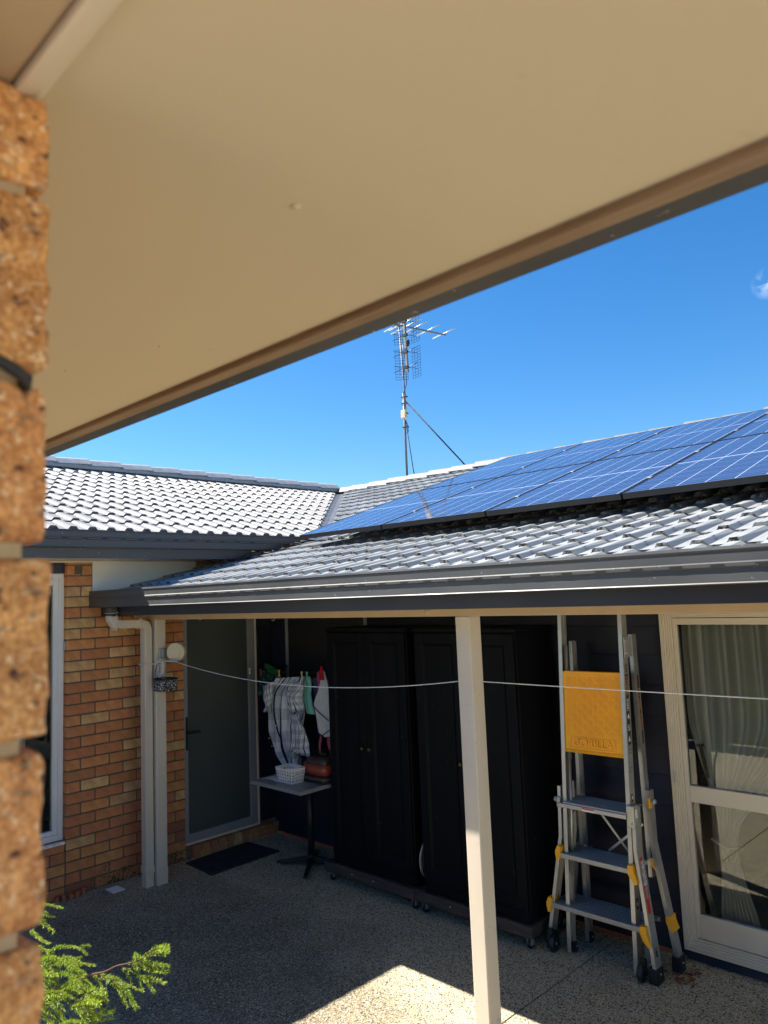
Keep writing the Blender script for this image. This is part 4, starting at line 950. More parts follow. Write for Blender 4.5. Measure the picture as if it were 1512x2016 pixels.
def cpart(name, left, right, y, folds, amp, seed, nu=34, nv=30):
    def lerp(P, t):
        t *= len(P)-1; i = min(int(t), len(P)-2); return V(P[i]).lerp(V(P[i+1]), t-i)
    def f(u, v):
        p = lerp(left, 1-v).lerp(lerp(right, 1-v), u); k = .25 + .75*min(1, (1-v)*1.6)
        yy = y - amp*k*(sin(u*folds*2*pi + seed + 1.2*sin(v*5+seed)) + .6*sin(u*folds*3.7*pi + seed*2 + v*4)) - .03*sin(v*pi)*sin(u*pi)
        return V((p.x + .010*sin(v*11+seed+u*5) + .045*sin(v*4.2+seed*1.7)*sin(u*pi) + .03*noise.noise(V((u*4, v*3, seed))), yy, p.y))
    mb = MB(); mb.grid(f, nu, nv, uv=True); mb.build(name, 'shirt', sh, thick=.002)
cpart('shirt_body', [(.56, 1.53), (.47, 1.40), (.45, 1.22), (.455, 1.05), (.52, .90), (.60, .82), (.62, .75)], [(.98, 1.56), (.93, 1.42), (.93, 1.25), (.90, 1.10), (.88, .95), (.84, .84), (.85, .75)], -.38, 4, .036, 1.0)
cpart('sleeve', [(.80, 1.50), (.79, 1.40), (.80, 1.24)], [(.98, 1.54), (.965, 1.40), (.965, 1.27)], -.43, 1.5, .014, 2.0, 14, 12)
cpart('sleeve', [(.82, 1.24), (.84, 1.10), (.84, .97), (.80, .92)], [(.95, 1.25), (1.02, 1.12), (1.06, 1.0), (1.05, .90)], -.45, 1.5, .014, 3.0, 14, 14)
cpart('sleeve', [(.42, 1.42), (.41, 1.30), (.41, 1.22)], [(.55, 1.50), (.53, 1.36), (.53, 1.22)], -.42, 1, .012, 4.0, 10, 10)
for (x, z_) in ((.495, 1.0), (.535, .935), (.60, 1.12)):
    mb = MB(); mb.lathe([(.006, 0), (.005, .003)], (x, -.432, z_), (0,-1,0), 8); mb.build('button', 'whiteplastic', sh)
cloth('mint_cloth', [(.91, 1.56), (.93, 1.40), (.96, 1.245)], [(1.01, 1.56), (1.03, 1.40), (1.065, 1.245)], 'mint', y=-.37, folds=2, amp=.012, label='mint green cloth hanging between the striped shirt and navy cloth', cat='cloth', group=CL, nu=12)
cloth('navy_cloth', [(1.01, 1.55), (1.02, 1.40), (1.05, 1.26)], [(1.10, 1.56), (1.11, 1.40), (1.12, 1.26)], 'navycloth', y=-.34, folds=1.5, amp=.01, label='navy cloth hanging between the mint cloth and the pink bib', cat='cloth', group=CL, nu=10)
cloth('pink_bib', [(1.08, 1.60), (1.09, 1.50), (1.10, 1.36)], [(1.17, 1.62), (1.18, 1.5), (1.17, 1.36)], 'pinkcloth', y=-.35, folds=1, amp=.008, label='dusty pink bib behind the white bib', cat='bib', group=CL, nu=8)
wb_ = cloth('white_bib', [(1.205, 1.62), (1.16, 1.46), (1.09, 1.33), (1.13, 1.20), (1.15, 1.11), (1.22, 1.075)], [(1.235, 1.62), (1.27, 1.5), (1.28, 1.35), (1.285, 1.25), (1.29, 1.14), (1.29, 1.09)], 'bibwhite', y=-.40, folds=.8, amp=.01, label='white bib with dark piping hanging beside the wardrobe', cat='bib', group=CL, nu=14)
mb = MB(); mb.tube([(1.09, -.412, 1.33), (1.15, -.414, 1.285), (1.22, -.414, 1.25), (1.285, -.41, 1.215)], .004, 6); mb.tube([(1.13, -.412, 1.11), (1.19, -.414, 1.085), (1.29, -.41, 1.14)], .004, 6); mb.build('piping', 'navycloth', wb_)
mb = MB(); mb.hexa([(1.20, -.415, 1.545), (1.245, -.415, 1.545), (1.245, -.41, 1.545), (1.20, -.41, 1.545), (1.205, -.415, 1.66), (1.225, -.415, 1.66), (1.225, -.41, 1.66), (1.205, -.41, 1.66)]); mb.build('red_strap', 'redcloth', wb_)
cloth('pink_strap', [(1.13, 1.08), (1.11, .98), (1.14, .87)], [(1.155, 1.08), (1.14, .98), (1.15, .87)], 'pinkcloth', y=-.38, folds=.5, amp=.004, nu=3, label='thin pink strap hanging below the white bib', cat='strap', group=CL)
cloth('pink_tail', [(1.20, 1.08), (1.20, 1.0), (1.28, .88)], [(1.29, 1.08), (1.29, 1.0), (1.30, .88)], 'pinkcloth', y=-.36, folds=1, amp=.006, nu=5, label='pink cloth corner hanging below the white bib near the wardrobe', cat='cloth', group=CL)
pegc = [(.13, 'rope', 'pale clothes peg nearest the door frame'), (.30, 'panred', 'dark red clothes peg over the teal shorts'), (.58, 'yellow', 'yellow clothes peg on the left shirt shoulder'), (.90, 'creamplastic', 'cream clothes peg on the right shirt shoulder'), (.97, 'mint', 'pale green clothes peg on the mint cloth'), (1.13, 'pinkcloth', 'pink clothes peg on the pink bib')]
for x, mt_, lb in pegc:
    mb = MB(); a = V((x, -.375, 1.545)); mb.bar(a, a+V((.018, 0, .055)), .006, .008); mb.bar(a+V((.014, 0, 0)), a+V((.002, 0, .055)), .007, .012); mb.build('clothes_peg', mt_, base=a, label=lb, cat='peg', group='clothes pegs on the wire')
# door mat, drain cover, pots
mb = MB(); mb.hexa([(.085, -1.045, .001), (.515, -1.065, .001), (.500, -.345, .001), (.060, -.375, .001), (.087, -1.043, .014), (.513, -1.063, .014), (.498, -.347, .014), (.062, -.377, .014)], .004, 2)
mb.build('door_mat', 'rubber', base=(.28, -.7, 0), label='dark rubber door mat on the patio below the brick step', cat='door mat')
mb = MB(); mb.box(.10, .225, -1.770, -1.668, .001, .010, .003, 2)
for i in range(4): mb.box(.12+i*.024, .128+i*.024, -1.752, -1.688, .0101, .012)
mb.build('drain_cover', 'whiteplastic', base=(.16, -1.72, 0), label='small white plastic drain cover lying beside the brick wall', cat='drain cover')
pots = [(.040, -2.125, .019, .040, 'leftmost of the five tiny terracotta pots by the brick wall'), (.065, -2.085, .021, .044, 'second tiny terracotta pot from the left, touching the leftmost'), (.055, -2.025, .024, .038, 'middle tiny terracotta pot, widest of the five'), (.045, -1.970, .023, .042, 'second tiny terracotta pot from the right by the brick wall'), (.035, -1.918, .018, .050, 'rightmost and tallest tiny terracotta pot by the brick wall')]
for x, y, r, h, lb in pots:
    mb = MB(); mb.lathe([(r*.72, 0), (r*.9, h*.7), (r*1.05, h*.7), (r*1.08, h), (r*.9, h), (r*.75, h*.5)], (x, y, 0), (0,0,1), 16); mb.build('terracotta_pot', 'terracotta', base=(x, y, 0), label=lb, cat='pot', group='tiny terracotta pots along the brick wall')
# retractable clothesline
rl = thing('retractable_clothesline', 'cream round retractable clothesline reel with white cord running across the verandah', 'clothesline', (.42, -1.36, 1.83))
ax = V((.62, -.78, .0)).normalized(); rc = V((.475, -1.345, 1.836))
mb = MB(); mb.lathe([(.058, -.045), (.074, -.040), (.078, -.03), (.078, .004), (.072, .012), (.03, .014)], rc, ax, 32); rh = mb.build('reel_housing', 'creamplastic', rl)
mb = MB(); mb.lathe([(.046, 0), (.045, .002), (.043, .002)], rc + ax*.0145, ax, 28); mb.build('reel_ring', 'creamplastic', rh)
mb = MB(); mb.box(.3625, .375, -1.44, -1.37, 1.79, 1.87, .003); mb.box(.375, .43, -1.436, -1.428, 1.795, 1.865); mb.box(.375, .43, -1.38, -1.372, 1.795, 1.865); mb.bar((.40, -1.43, 1.77), (.52, -1.34, 1.765), .05, .012); mb.build('wall_bracket', 'galv', rl)
def sag(a, b, s_, n=28): a, b = V(a), V(b); return [a.lerp(b, i/n) - V((0,0,4*s_*(i/n)*(1-i/n))) for i in range(n+1)]
cA = V((.51, -1.37, 1.762)); cB = V((3.559, -1.44, 1.766))
mb = MB(); mb.tube(sag(cA, cB, .105), .0024, 6); cord = mb.build('cord', 'rope', rl)
mb = MB(); mb.tube([(3.5585, -1.44, 1.766), (3.556, -1.39, 1.768), (3.60, -1.388, 1.768), (3.650, -1.39, 1.766), (3.651, -1.43, 1.764)], .0030, 6); mb.tube(sag((3.648, -1.42, 1.765), (7.1, -1.42, 1.79), .008), .0024, 6); mb.build('cord', 'rope', rl)
mb = MB(); rr_ = random.Random(2)
for k in range(6):
    c = V((.415 + rr_.uniform(-.015, .015), -1.445 + rr_.uniform(-.012, .004), 1.715 + rr_.uniform(-.02, .02))); a_, b_ = rr_.uniform(.02, .055), rr_.uniform(.04, .075); ph = rr_.uniform(-.4, .4)
    mb.tube([c + V((cos(t*2*pi/16)*a_*cos(ph) - sin(t*2*pi/16)*b_*sin(ph)*.3, -.004*k*.5, sin(t*2*pi/16)*b_)) for t in range(17)], .0020, 6, False)
mb.tube([(.44, -1.42, 1.775), (.40, -1.45, 1.79), (.385, -1.462, 1.75), (.40, -1.465, 1.66), (.42, -1.465, 1.635), (.44, -1.46, 1.66), (.43, -1.44, 1.74)], .0026, 6)
mb.build('cord_coil', 'rope', rl)
# peg basket hanging on the post
pb = thing('peg_basket', 'black and white patterned fabric peg basket hung on the white post by a wire', 'basket', (.39, -1.49, 1.58))
pc_ = V((.445, -1.425, 1.580))
mb = MB()
def pbk(u, v):
    a = u*2*pi; e = .35
    cx_, sy_ = cos(a), sin(a); r_ = 1/((abs(cx_)**4 + abs(sy_)**4)**.25)
    return pc_ + V((cx_*r_*.080*(1+.05*v), sy_*r_*.080, -.045 + v*.09))
mb.grid(pbk, 40, 4); mb.poly([pbk(i/20, 0) for i in range(20)]); mb.build('basket_cloth', 'pattern', pb, thick=.003)
mb = MB(); mb.tube([pbk(i/40, 1)+V((0,0,.002)) for i in range(41)], .006, 8); mb.build('rim', 'black', pb)
mb = MB(); mb.tube([(.375, -1.48, 1.625), (.372, -1.475, 1.69), (.378, -1.468, 1.73), (.392, -1.455, 1.752), (.41, -1.45, 1.75)], .0035, 8); mb.build('wire_hook', 'black', pb)
# hooks under the verandah
for x, y, z_, lb in ((.62, -.45, 2.045, 'white s-shaped hook hanging near the middle of the small dark window'), (.30, -1.0, 2.085, 'pale s-shaped hook hanging in front of the glass door top')):
    mb = MB(); pts = [V((x, y, z_+.16)), V((x, y, z_+.045))] + [V((x+.018*sin(t*pi/6)+0, y+.0, z_+.022+.022*cos(t*pi/6))) for t in range(0, 7)] + [V((x-.018*sin(t*pi/6), y, z_-.018+.018*cos(t*pi/6)*1-.0)) for t in range(0, 1)] + [V((x-.02, y, z_+.005))]
    mb.tube(pts, .0032, 6); mb.build('hanging_hook', 'whiteplastic', base=(x, y, z_), label=lb, cat='hook')

# ================================================================== LADDER
ld = thing('step_ladder', 'tall aluminium multi-purpose ladder with three treads and yellow brackets against the weatherboards', 'ladder', (3.67, -.32, 0))
def fy(z): return -.385 + z*.060          # front section leans back
def fpt(x, z, dy=0): return V((x, fy(z)+dy, z))
def channel(mb, pa, pb, wx, wy, open_dir, t=.003):
    """C section stile between two points, web on one side"""
    pa, pb = V(pa), V(pb); d = (pb-pa).normalized(); y = V((0,1,0)); y = (y - d*y.dot(d)).normalized(); x = y.cross(d).normalized()*(1 if open_dir > 0 else -1)
    if x.x * open_dir < 0: x = -x
    w, h = wx, wy
    prof = [(0, -h/2), (w, -h/2), (w, -h/2+t), (t, -h/2+t), (t, h/2-t), (w, h/2-t), (w, h/2), (0, h/2)]
    mb.prism(prof, pa, pb, x, y)
# inner fly section
mb = MB(); channel(mb, fpt(3.445, .012), fpt(3.452, 2.34), .026, .064, 1); mb.build('stile', 'alu', ld)
mb = MB(); channel(mb, fpt(3.905, .012), fpt(3.898, 2.34), .026, .064, -1); rs_ = mb.build('stile', 'alu', ld)
def ry(z): return -.185 + z*.012
mb = MB(); channel(mb, V((3.455, ry(0.01), .012)), V((3.460, ry(1.87), 1.88)), .024, .055, 1); mb.build('stile', 'alu', ld)
mb = MB(); channel(mb, V((3.935, ry(0.01), .50)), V((3.905, ry(1.9), 1.93)), .024, .055, -1); mb.build('stile', 'alu', ld)
mb = MB(); channel(mb, V((3.88, ry(0.01), .012)), V((3.88, ry(.5), .9)), .024, .055, -1); mb.build('stile', 'alu', ld)
# round tube sliding in the left stile
mb = MB(); mb.tube([fpt(3.478, 1.15, .012), fpt(3.480, 1.86, .012)], .014, 14); mb.tube([fpt(3.478, .45, .012), fpt(3.478, 1.149, .012)], .011, 12); mb.build('rung_tube', 'alu', ld)
# flared outer base section, front
def flare(pts, wx, wy, od, ydy, name='outer_stile'):
    mb = MB()
    for a, b in zip(pts, pts[1:]): channel(mb, a, b, wx, wy, od)
    return mb.build(name, 'alu', ld)
fl = [fpt(3.415, .985, -.006), fpt(3.415, .69, -.006), fpt(3.313, .06, -.012)]
fr2 = [fpt(3.934, .93, -.006), fpt(3.936, .69, -.006), fpt(4.029, .055, -.016)]
oL = flare(fl, .022, .068, 1, 0); oR = flare(fr2, .022, .072, -1, 0)
bl_ = flare([V((3.415, ry(.98)+.0, .985)), V((3.415, ry(.7), .69)), V((3.328, ry(0)-.01, .06))], .022, .055, 1, 0)
br_ = flare([V((3.949, ry(.98), 1.00)), V((3.952, ry(.7), .70)), V((4.064, ry(0)-.005, .06))], .024, .060, -1, 0)
# treads
def tread(x0, x1, z, y0, y1):
    mb = MB(); mb.box(x0, x1, y0, y0+.012, z-.030, z, .003, 2); mb.box(x0+.004, x1-.004, y0+.0125, y1, z-.008, z-.002, .001)
    n = 7
    for i in range(n):
        yy = y0 + .02 + (y1-y0-.03)*i/(n-1)
        mb.box(x0+.006, x1-.006, yy, yy+.0035, z-.002, z+.0012)
    mb.box(x0, x1, y1-.006, y1+.004, z-.028, z, .002); return mb.build('tread', 'alu_tread', ld)
t1 = tread(3.462, 3.885, .905, fy(.9)-.062, ry(.9)-.030)
t2 = tread(3.425, 3.905, .592, fy(.59)-.058, ry(.59)-.030)
t3 = tread(3.350, 3.962, .285, fy(.28)-.056, ry(.28)-.030)
mb = MB(); mb.box(3.425, 3.890, fy(.9)-.0705, fy(.9)-.0625, .868, .893, .003, 2); mb.build('locking_bar', 'alu', t1)
mb = MB(); mb.box(3.60, 3.685, fy(.9)-.0715, fy(.9)-.0707, .870, .891); st = mb.build('label_plate', 'whiteplastic', t1)
mb = MB(); mb.box(3.601, 3.684, fy(.9)-.0722, fy(.9)-.0716, .881, .890); mb.build('label_band', 'red', t1)
# lock knobs
for p, d in (((3.425, fy(.9)-.035, .905), (-1, 0, 0)), ((3.905, fy(.9)-.03, .845), (1, -.6, 0)), ((3.945, ry(.9)-.01, .935), (1, -.2, 0))):
    mb = MB(); mb.lathe([(.012, 0), (.012, .012), (.018, .016), (.017, .030), (.008, .036)], p, d, 14); mb.build('lock_knob', 'galv', ld)
mb = MB(); mb.box(3.415, 3.440, fy(.9)-.058, fy(.9)+.01, .86, .925, .004, 2); mb.build('lock_housing', 'alu', ld)
mb = MB(); mb.box(3.8855, 3.935, fy(.9)-.056, fy(.9)+.012, .82, .945, .004, 2); mb.build('lock_housing', 'alu', ld)
mb = MB(); mb.box(3.9352, 3.9362, fy(.9)-.040, fy(.9)-.012, .875, .925); mb.build('lock_label', 'whiteplastic', ld)
# yellow brackets: front
def bracket(x, z, yy, sgn, s_=1.0, lab=None):
    mb = MB()
    P = [(0, .055), (sgn*.020, .062), (sgn*.034, .050), (sgn*.006, -.005), (sgn*.030, -.055), (sgn*.020, -.075), (-sgn*.012, -.04), (-sgn*.016, .0)]
    if sgn > 0: P = [(-.012, .045), (.030, .050), (.034, .0), (.062, -.078), (.045, -.090), (.004, -.050), (-.014, -.01)]
    else: P = [(.014, .050), (-.012, .058), (-.034, .012), (-.034, -.018), (-.026, -.062), (-.004, -.058), (.010, -.02)]
    f0 = [V((x+u*s_, yy, z+v*s_)) for u, v in P]; f1 = [q + V((0, .075, 0)) for q in f0]; n = len(P)
    a = [mb.bm.verts.new(q) for q in f0]; b = [mb.bm.verts.new(q) for q in f1]
    for i in range(n): mb.bm.faces.new((a[i], a[(i+1)%n], b[(i+1)%n], b[i]))
    mb.bm.faces.new(a); mb.bm.faces.new(b[::-1])
    o = mb.build('corner_bracket', 'yellow', ld)
    mb = MB(); mb.lathe([(.005, 0), (.003, .003)], (x, yy-.0005, z-.012), (0,-1,0), 10); mb.build('rivet', 'screw', o)
bracket(3.425, .590, fy(.58)-.062, -1, .78); bracket(3.350, .272, fy(.27)-.062, -1, .78)
bracket(3.893, .578, fy(.56)-.064, 1, .76); bracket(3.955, .262, fy(.25)-.066, 1, .78)
bracket(3.932, .585, ry(.56)-.030, 1, .5); bracket(4.008, .270, ry(.25)-.035, 1, .62)
mb = MB(); mb.box(3.936, 3.952, ry(.93)-.035, ry(.93)+.0, .895, .955, .003); mb.build('yellow_latch', 'yellow', ld)
# braces
mb = MB()
mb.bar((3.56, -.205, .885), (3.80, -.20, .60), .014, .004, (0,1,0)); mb.build('cross_brace', 'alu', ld)
mb = MB(); mb.bar((3.90, -.212, .80), (3.66, -.21, .60), .014, .004, (0,1,0)); mb.build('cross_brace', 'alu', ld)
mb = MB(); mb.bar((3.458, -.31, .80), (3.50, -.21, .88), .012, .004, (1,0,0)); mb.bar((3.46, -.33, .20), (3.49, -.20, .27), .012, .004, (1,0,0)); mb.bar((3.87, -.22, .20), (3.97, -.36, .09), .020, .006, (1,0,0)); mb.bar((3.49, -.20, .48), (3.53, -.19, .60), .012, .004, (1,0,0)); mb.build('side_brace', 'alu', ld)
# rubber feet and wheels
def foot(x0, x1, y0, y1, z1, bolts=True):
    mb = MB(); mb.box(x0, x1, y0, y1, 0, z1, .005, 2); o = mb.build('rubber_foot', 'black', ld)
    mb = MB(); mb.lathe([(.006, 0), (.005, .003)], (x1+.0002, (y0+y1)/2, z1*.62), (1,0,0), 12); mb.build('rivet', 'screw', o)
foot(3.306, 3.350, -.430, -.345, .095); foot(3.978, 4.034, -.440, -.355, .085); foot(4.020, 4.074, -.228, -.158, .085); foot(3.325, 3.365, -.225, -.155, .085)
foot(3.448, 3.480, -.375, -.345, .060); foot(3.455, 3.486, -.205, -.160, .055)
for c in ((3.368, -.440, .052), (3.943, -.447, .054)):
    mb = MB(); wheel(mb, c, .052, .028, (1, .15, 0)); wh = mb.build('wheel', 'black', ld)
    mb = MB(); mb.lathe([(.008, 0), (.006, .004)], V(c)+V((.016, 0, 0)), (1, .15, 0), 10); mb.build('rivet', 'screw', wh)
mb = MB(); mb.bar((3.338, -.43, .13), (3.352, -.44, .05), .03, .02, (0,1,0)); mb.bar((3.958, -.445, .13), (3.962, -.445, .045), .03, .02, (0,1,0)); mb.build('wheel_arm', 'black', ld)
# hinge plate on the right stile
def xr(z): return 3.905 - (z/2.34)*.007
mb = MB(); mb.box(3.9065, 3.912, fy(1.87)-.034, fy(1.87)+.062, 1.80, 1.925, .001); hp_ = mb.build('hinge_plate', 'galv', ld)
for a in (-.022, -.006):
    for zz in (1.825, 1.90, ): mb = MB(); mb.lathe([(.006, 0), (.004, .003)], (3.912, fy(1.87)+a, zz), (1,0,0), 10); mb.build('rivet', 'screw', hp_)
mb = MB(); mb.box(3.463, 3.473, ry(1.8)-.03, ry(1.8)+.026, 1.80, 1.885, .001); mb.build('hinge_plate', 'galv', ld)
mb = MB()
for zz in (1.255, 1.235, 1.15, 1.13):
    for a in (-.010, .010): mb.lathe([(.0035, 0), (.003, .001)], (xr(zz)+.0002, fy(zz)+a, zz), (1,0,0), 8)
mb.build('adjustment_hole', 'black', rs_)
# decals on the outer face (facing +x) of the front right stile
def decal_frame(z, dy=0.0, up=True): 
    # text reads with its top towards +z
    return frame((xr(z)+.0006, fy(z)+dy, z), (0,1,0), (0,.06,1))
mb = MB(); mb.poly([(xr(1.3)+.0004, fy(1.28)-.0185, 1.283), (xr(1.3)+.0004, fy(1.28)+.0185, 1.283), (xr(1.6)+.0004, fy(1.47)+.0185, 1.475), (xr(1.6)+.0004, fy(1.47)-.0185, 1.475)]); dc_ = mb.build('decal', 'black_print', ld); dc = dc_
mb = MB(); mb.poly([(xr(1.6)+.0004, fy(1.48)-.0165, 1.4755), (xr(1.6)+.0004, fy(1.48)+.0165, 1.4755), (xr(1.7)+.0004, fy(1.7)+.0165, 1.70), (xr(1.7)+.0004, fy(1.7)-.0165, 1.70)]); dc_ = mb.build('decal', 'black_print', ld)
for i in range(3):
    mb = MB(); zz = 1.708+i*.011; mb.poly([(xr(zz)+.0004, fy(zz)-.012, zz), (xr(zz)+.0004, fy(zz)+.012, zz), (xr(zz)+.0004, fy(zz)+.012, zz+.007), (xr(zz)+.0004, fy(zz)-.012, zz+.007)]); mb.build('decal', 'black_print', ld)
mb = MB(); mb.poly([(xr(1.74)+.0004, fy(1.74)-.013, 1.743), (xr(1.74)+.0004, fy(1.74)+.013, 1.743), (xr(1.76)+.0004, fy(1.76), 1.765)]); dc_ = mb.build('decal', 'black_print', ld)
mb = MB(); mb.poly([(xr(.95)+.0004, fy(.96)-.012, .955), (xr(.95)+.0004, fy(.96)+.012, .955), (xr(.95)+.0004, fy(.98)+.012, 1.0), (xr(.95)+.0004, fy(.98)-.012, 1.0)]); dc_ = mb.build('decal', 'black_print', ld)
mb = MB(); mb.poly([(xr(.3)+.0004, fy(.35)-.014, .360), (xr(.3)+.0004, fy(.35)+.014, .360), (xr(.3)+.0004, fy(.4)+.014, .42), (xr(.3)+.0004, fy(.4)-.014, .42)]); dc_ = mb.build('decal', 'black_print', ld)

for s_, z_ in (('4', 1.445), ('5', 1.38), ('6', 1.315)): text_mesh('numeral', s_, .047, 'whiteplastic', dc, decal_frame(z_))
text_mesh('numeral', '4', .036, 'whiteplastic', dc, decal_frame(.978)); text_mesh('numeral', '6', .042, 'whiteplastic', dc, decal_frame(.39))
text_mesh('lettering', '180KG', .026, 'whiteplastic', dc, frame((xr(1.515)+.0006, fy(1.515), 1.515), (0,.06,1), (0,-1,0)))
text_mesh('lettering', 'GORILLA', .028, 'orange_print', dc, frame((xr(1.625)+.0006, fy(1.625), 1.628), (0,.06,1), (0,-1,0)), italic=True)
# decal with small print on the back right stile
mb = MB(); bx = lambda z: 3.9062 + .024*0 + (1.93-z)*.021
mb.poly([(bx(1.27)+.001, ry(1.3)-.008, 1.27), (bx(1.27)+.001, ry(1.3)+.008, 1.27), (bx(1.68)+.001, ry(1.7)+.008, 1.68), (bx(1.68)+.001, ry(1.7)-.008, 1.68)]); dc2 = mb.build('decal', 'black_print', ld)
text_mesh('lettering', 'GORILLA 180KG 4 5 6', .020, 'orange_print', dc2, frame((bx(1.475)+.002, ry(1.47), 1.475), (-.021,.012,1), (0,-1,0)), sx=1.35)
# red safety sticker and load rating on the flared stile
f0, f1 = V(fr2[1]), V(fr2[2]); fd = (f1-f0).normalized(); fn = V((1,0,0)) - fd*fd.x; fn.normalize(); fw = V((0,1,0))
def flp(t, w_, off=.0235): return f0.lerp(f1, t) + fn*off*1.0 + fw*w_
fn_off = .0012
mb = MB(); mb.poly([flp(.06, -.018, fn_off), flp(.06, .016, fn_off), flp(.52, .016, fn_off), flp(.52, -.018, fn_off)]); sk = mb.build('safety_sticker', 'red', ld)
mb = MB(); mb.poly([flp(.09, -.016, fn_off+.0006), flp(.09, .014, fn_off+.0006), flp(.29, .014, fn_off+.0006), flp(.29, -.016, fn_off+.0006)]); mb.build('sticker_text_area', 'whiteplastic', sk)
mb = MB(); kr = random.Random(6)
for i in range(13):
    for j in range(3):
        if kr.random() < .25: continue
        t0 = .095 + i*.0145; mb.poly([flp(t0, -.014+j*.009, fn_off+.0011), flp(t0, -.0145+j*.009+kr.uniform(.004, .008), fn_off+.0011), flp(t0+.009, -.0145+j*.009+kr.uniform(.004, .008), fn_off+.0011), flp(t0+.009, -.014+j*.009, fn_off+.0011)])
mb.build('sticker_print', 'black_print', sk)
mb = MB()
for i in range(8): t0 = .31 + i*.012; mb.poly([flp(t0, -.013, fn_off+.0008), flp(t0, .009, fn_off+.0008), flp(t0+.003, .009, fn_off+.0008), flp(t0+.003, -.013, fn_off+.0008)])
mb.build('sticker_lines', 'whiteplastic', sk)
text_mesh('lettering', '180', .034, 'black_print', ld, frame(flp(.83, 0, fn_off), fd, fd.cross(fn)*-1 if (fd.cross(fn)).y > 0 else fd.cross(fn)))
# yellow hanging tray
tr_ = thing('yellow_tray', 'amber yellow ribbed plastic tray hung between the ladder stiles', 'tray', (3.67, -.30, 1.2))
ta, tb_, tc_, td_ = V((3.475, -.305, 1.703)), V((3.870, -.295, 1.705)), V((3.872, -.33, 1.205)), V((3.450, -.335, 1.203))
def tp(u, v, d=0):
    p = td_.lerp(tc_, u).lerp(ta.lerp(tb_, u), v); return p + V((0, -d, 0))
mb = MB(); mb.hexa([tp(0,0,0), tp(1,0,0), tp(1,0,-.030), tp(0,0,-.030), tp(0,1,0), tp(1,1,0), tp(1,1,-.030), tp(0,1,-.030)], .006, 3); pl = mb.build('tray_body', 'yellow', tr_)
mb = MB(); mb.hexa([tp(.0,0,.012), tp(1,0,.012), tp(1,0,0), tp(.0,0,0), tp(.0,.035,.003), tp(1,.035,.003), tp(1,.035,0), tp(.0,.035,0)], .002); mb.build('tray_lip', 'yellow', tr_); mb = MB(); mb.hexa([tp(-.03,.80,.006), tp(.03,.80,.006), tp(.03,.80,-.03), tp(-.03,.80,-.03), tp(-.03,1,.006), tp(.03,1,.006), tp(.03,1,-.03), tp(-.03,1,-.03)], .008, 3); mb.build('tray_hook', 'yellow', tr_); mb = MB(); mb.hexa([tp(.02,.955,.006), tp(1,.955,.006), tp(1,.955,0), tp(.02,.955,0), tp(.02,1,.006), tp(1,1,.006), tp(1,1,0), tp(.02,1,0)], .002); mb.build('tray_lip', 'yellow', tr_)
mb = MB(); nx, nz = 10, 11
for i in range(nx):
    for j in range(nz):
        u = .07 + .88*(i+.5)/nx; v = .215 + .70*(j+.5)/nz; sg = 1 if (i+j) % 2 else -1
        c = tp(u, v, .0)
        for k in range(-1, 2):
            o = V((k*.0085*sg, 0, k*.0085)) if sg < 0 else V((-k*.0085, 0, k*.0085))
            d_ = V((.012, 0, .012*(-1 if sg < 0 else 1)))
            o = V((d_.z, 0, -d_.x)).normalized()*k*.0105
            mb.bar(c+o-d_, c+o+d_, .0045, .0045, (0,1,0))
mb.build('tread_ribs', 'yellow', pl)
mb = MB()
for (u0, u1, v0, v1) in ((.14, .88, .055, .062), (.14, .88, .185, .192), (.14, .150, .062, .185), (.87, .88, .062, .185)):
    mb.hexa([tp(u0,v0,.0045), tp(u1,v0,.0045), tp(u1,v0,-.001), tp(u0,v0,-.001), tp(u0,v1,.0045), tp(u1,v1,.0045), tp(u1,v1,-.001), tp(u0,v1,-.001)])
mb.build('logo_border', 'yellow', pl)
text_mesh('logo_lettering', 'GORILLA', .068, 'yellow', pl, frame(tp(.51, .122, .002), (tc_-td_), (ta-td_)), ext=.007, sx=.98)
# dead leaves by the ladder foot
mb = MB(); lr = random.Random(18)
for i in range(60):
    p = V((4.10 + lr.gauss(0, .05), -.235 + lr.gauss(0, .055), .003 + lr.random()*.012)); a = lr.uniform(0, 6.28); s_ = lr.uniform(.008, .026)
    d = V((cos(a), sin(a), lr.uniform(-.2, .3)))*s_; e = V((-sin(a), cos(a), lr.uniform(-.3, .3)))*s_*.35; mb.poly([p-d, p-e, p+d*1.1, p+e])
mb.build('dead_leaves', 'leaf', base=(4.1, -.23, 0), label='rust brown dead leaves beside the right ladder foot', cat='leaf litter', kind='stuff')

# curtain inside the big window, tied back
def curt(x0, x1, ph):
    def sm(t): t = max(0, min(1, t)); return t*t*(3-2*t)
    def f(u, v):
        z_ = .12 + v*1.95
        a = sm((z_-.66)/.80)**1.25 if z_ > .66 else 0
        b = sm((.66-z_)/.5) if z_ < .66 else 0
        xt = x0 + u*(x1-x0); xk = 4.235 + u*.10; xb = 4.20 + u*.24
        x = (xt*a + xk*(1-a)) if z_ > .66 else xk*(1-b) + xb*b
        am = .010 + .016*a + .008*b
        return V((x, .085 + am*sin(u*2*pi*9 + ph + .5*sin(u*11)) + .004*sin(v*7+u*5), z_))
    return f
mb = MB(); mb.grid(curt(4.10, 4.98, .3), 200, 70); ct = mb.build('curtain', 'curtain', thick=.0015, base=(4.2, .17, .1), label='sheer white curtain tied back behind the left pane of the bone window', cat='curtain', group='sheer curtains')
mb = MB(); mb.tube([(4.19, .07, .70), (4.28, .055, .66), (4.37, .07, .68)], .008, 8); mb.build('tie_back', 'curtain', ct)
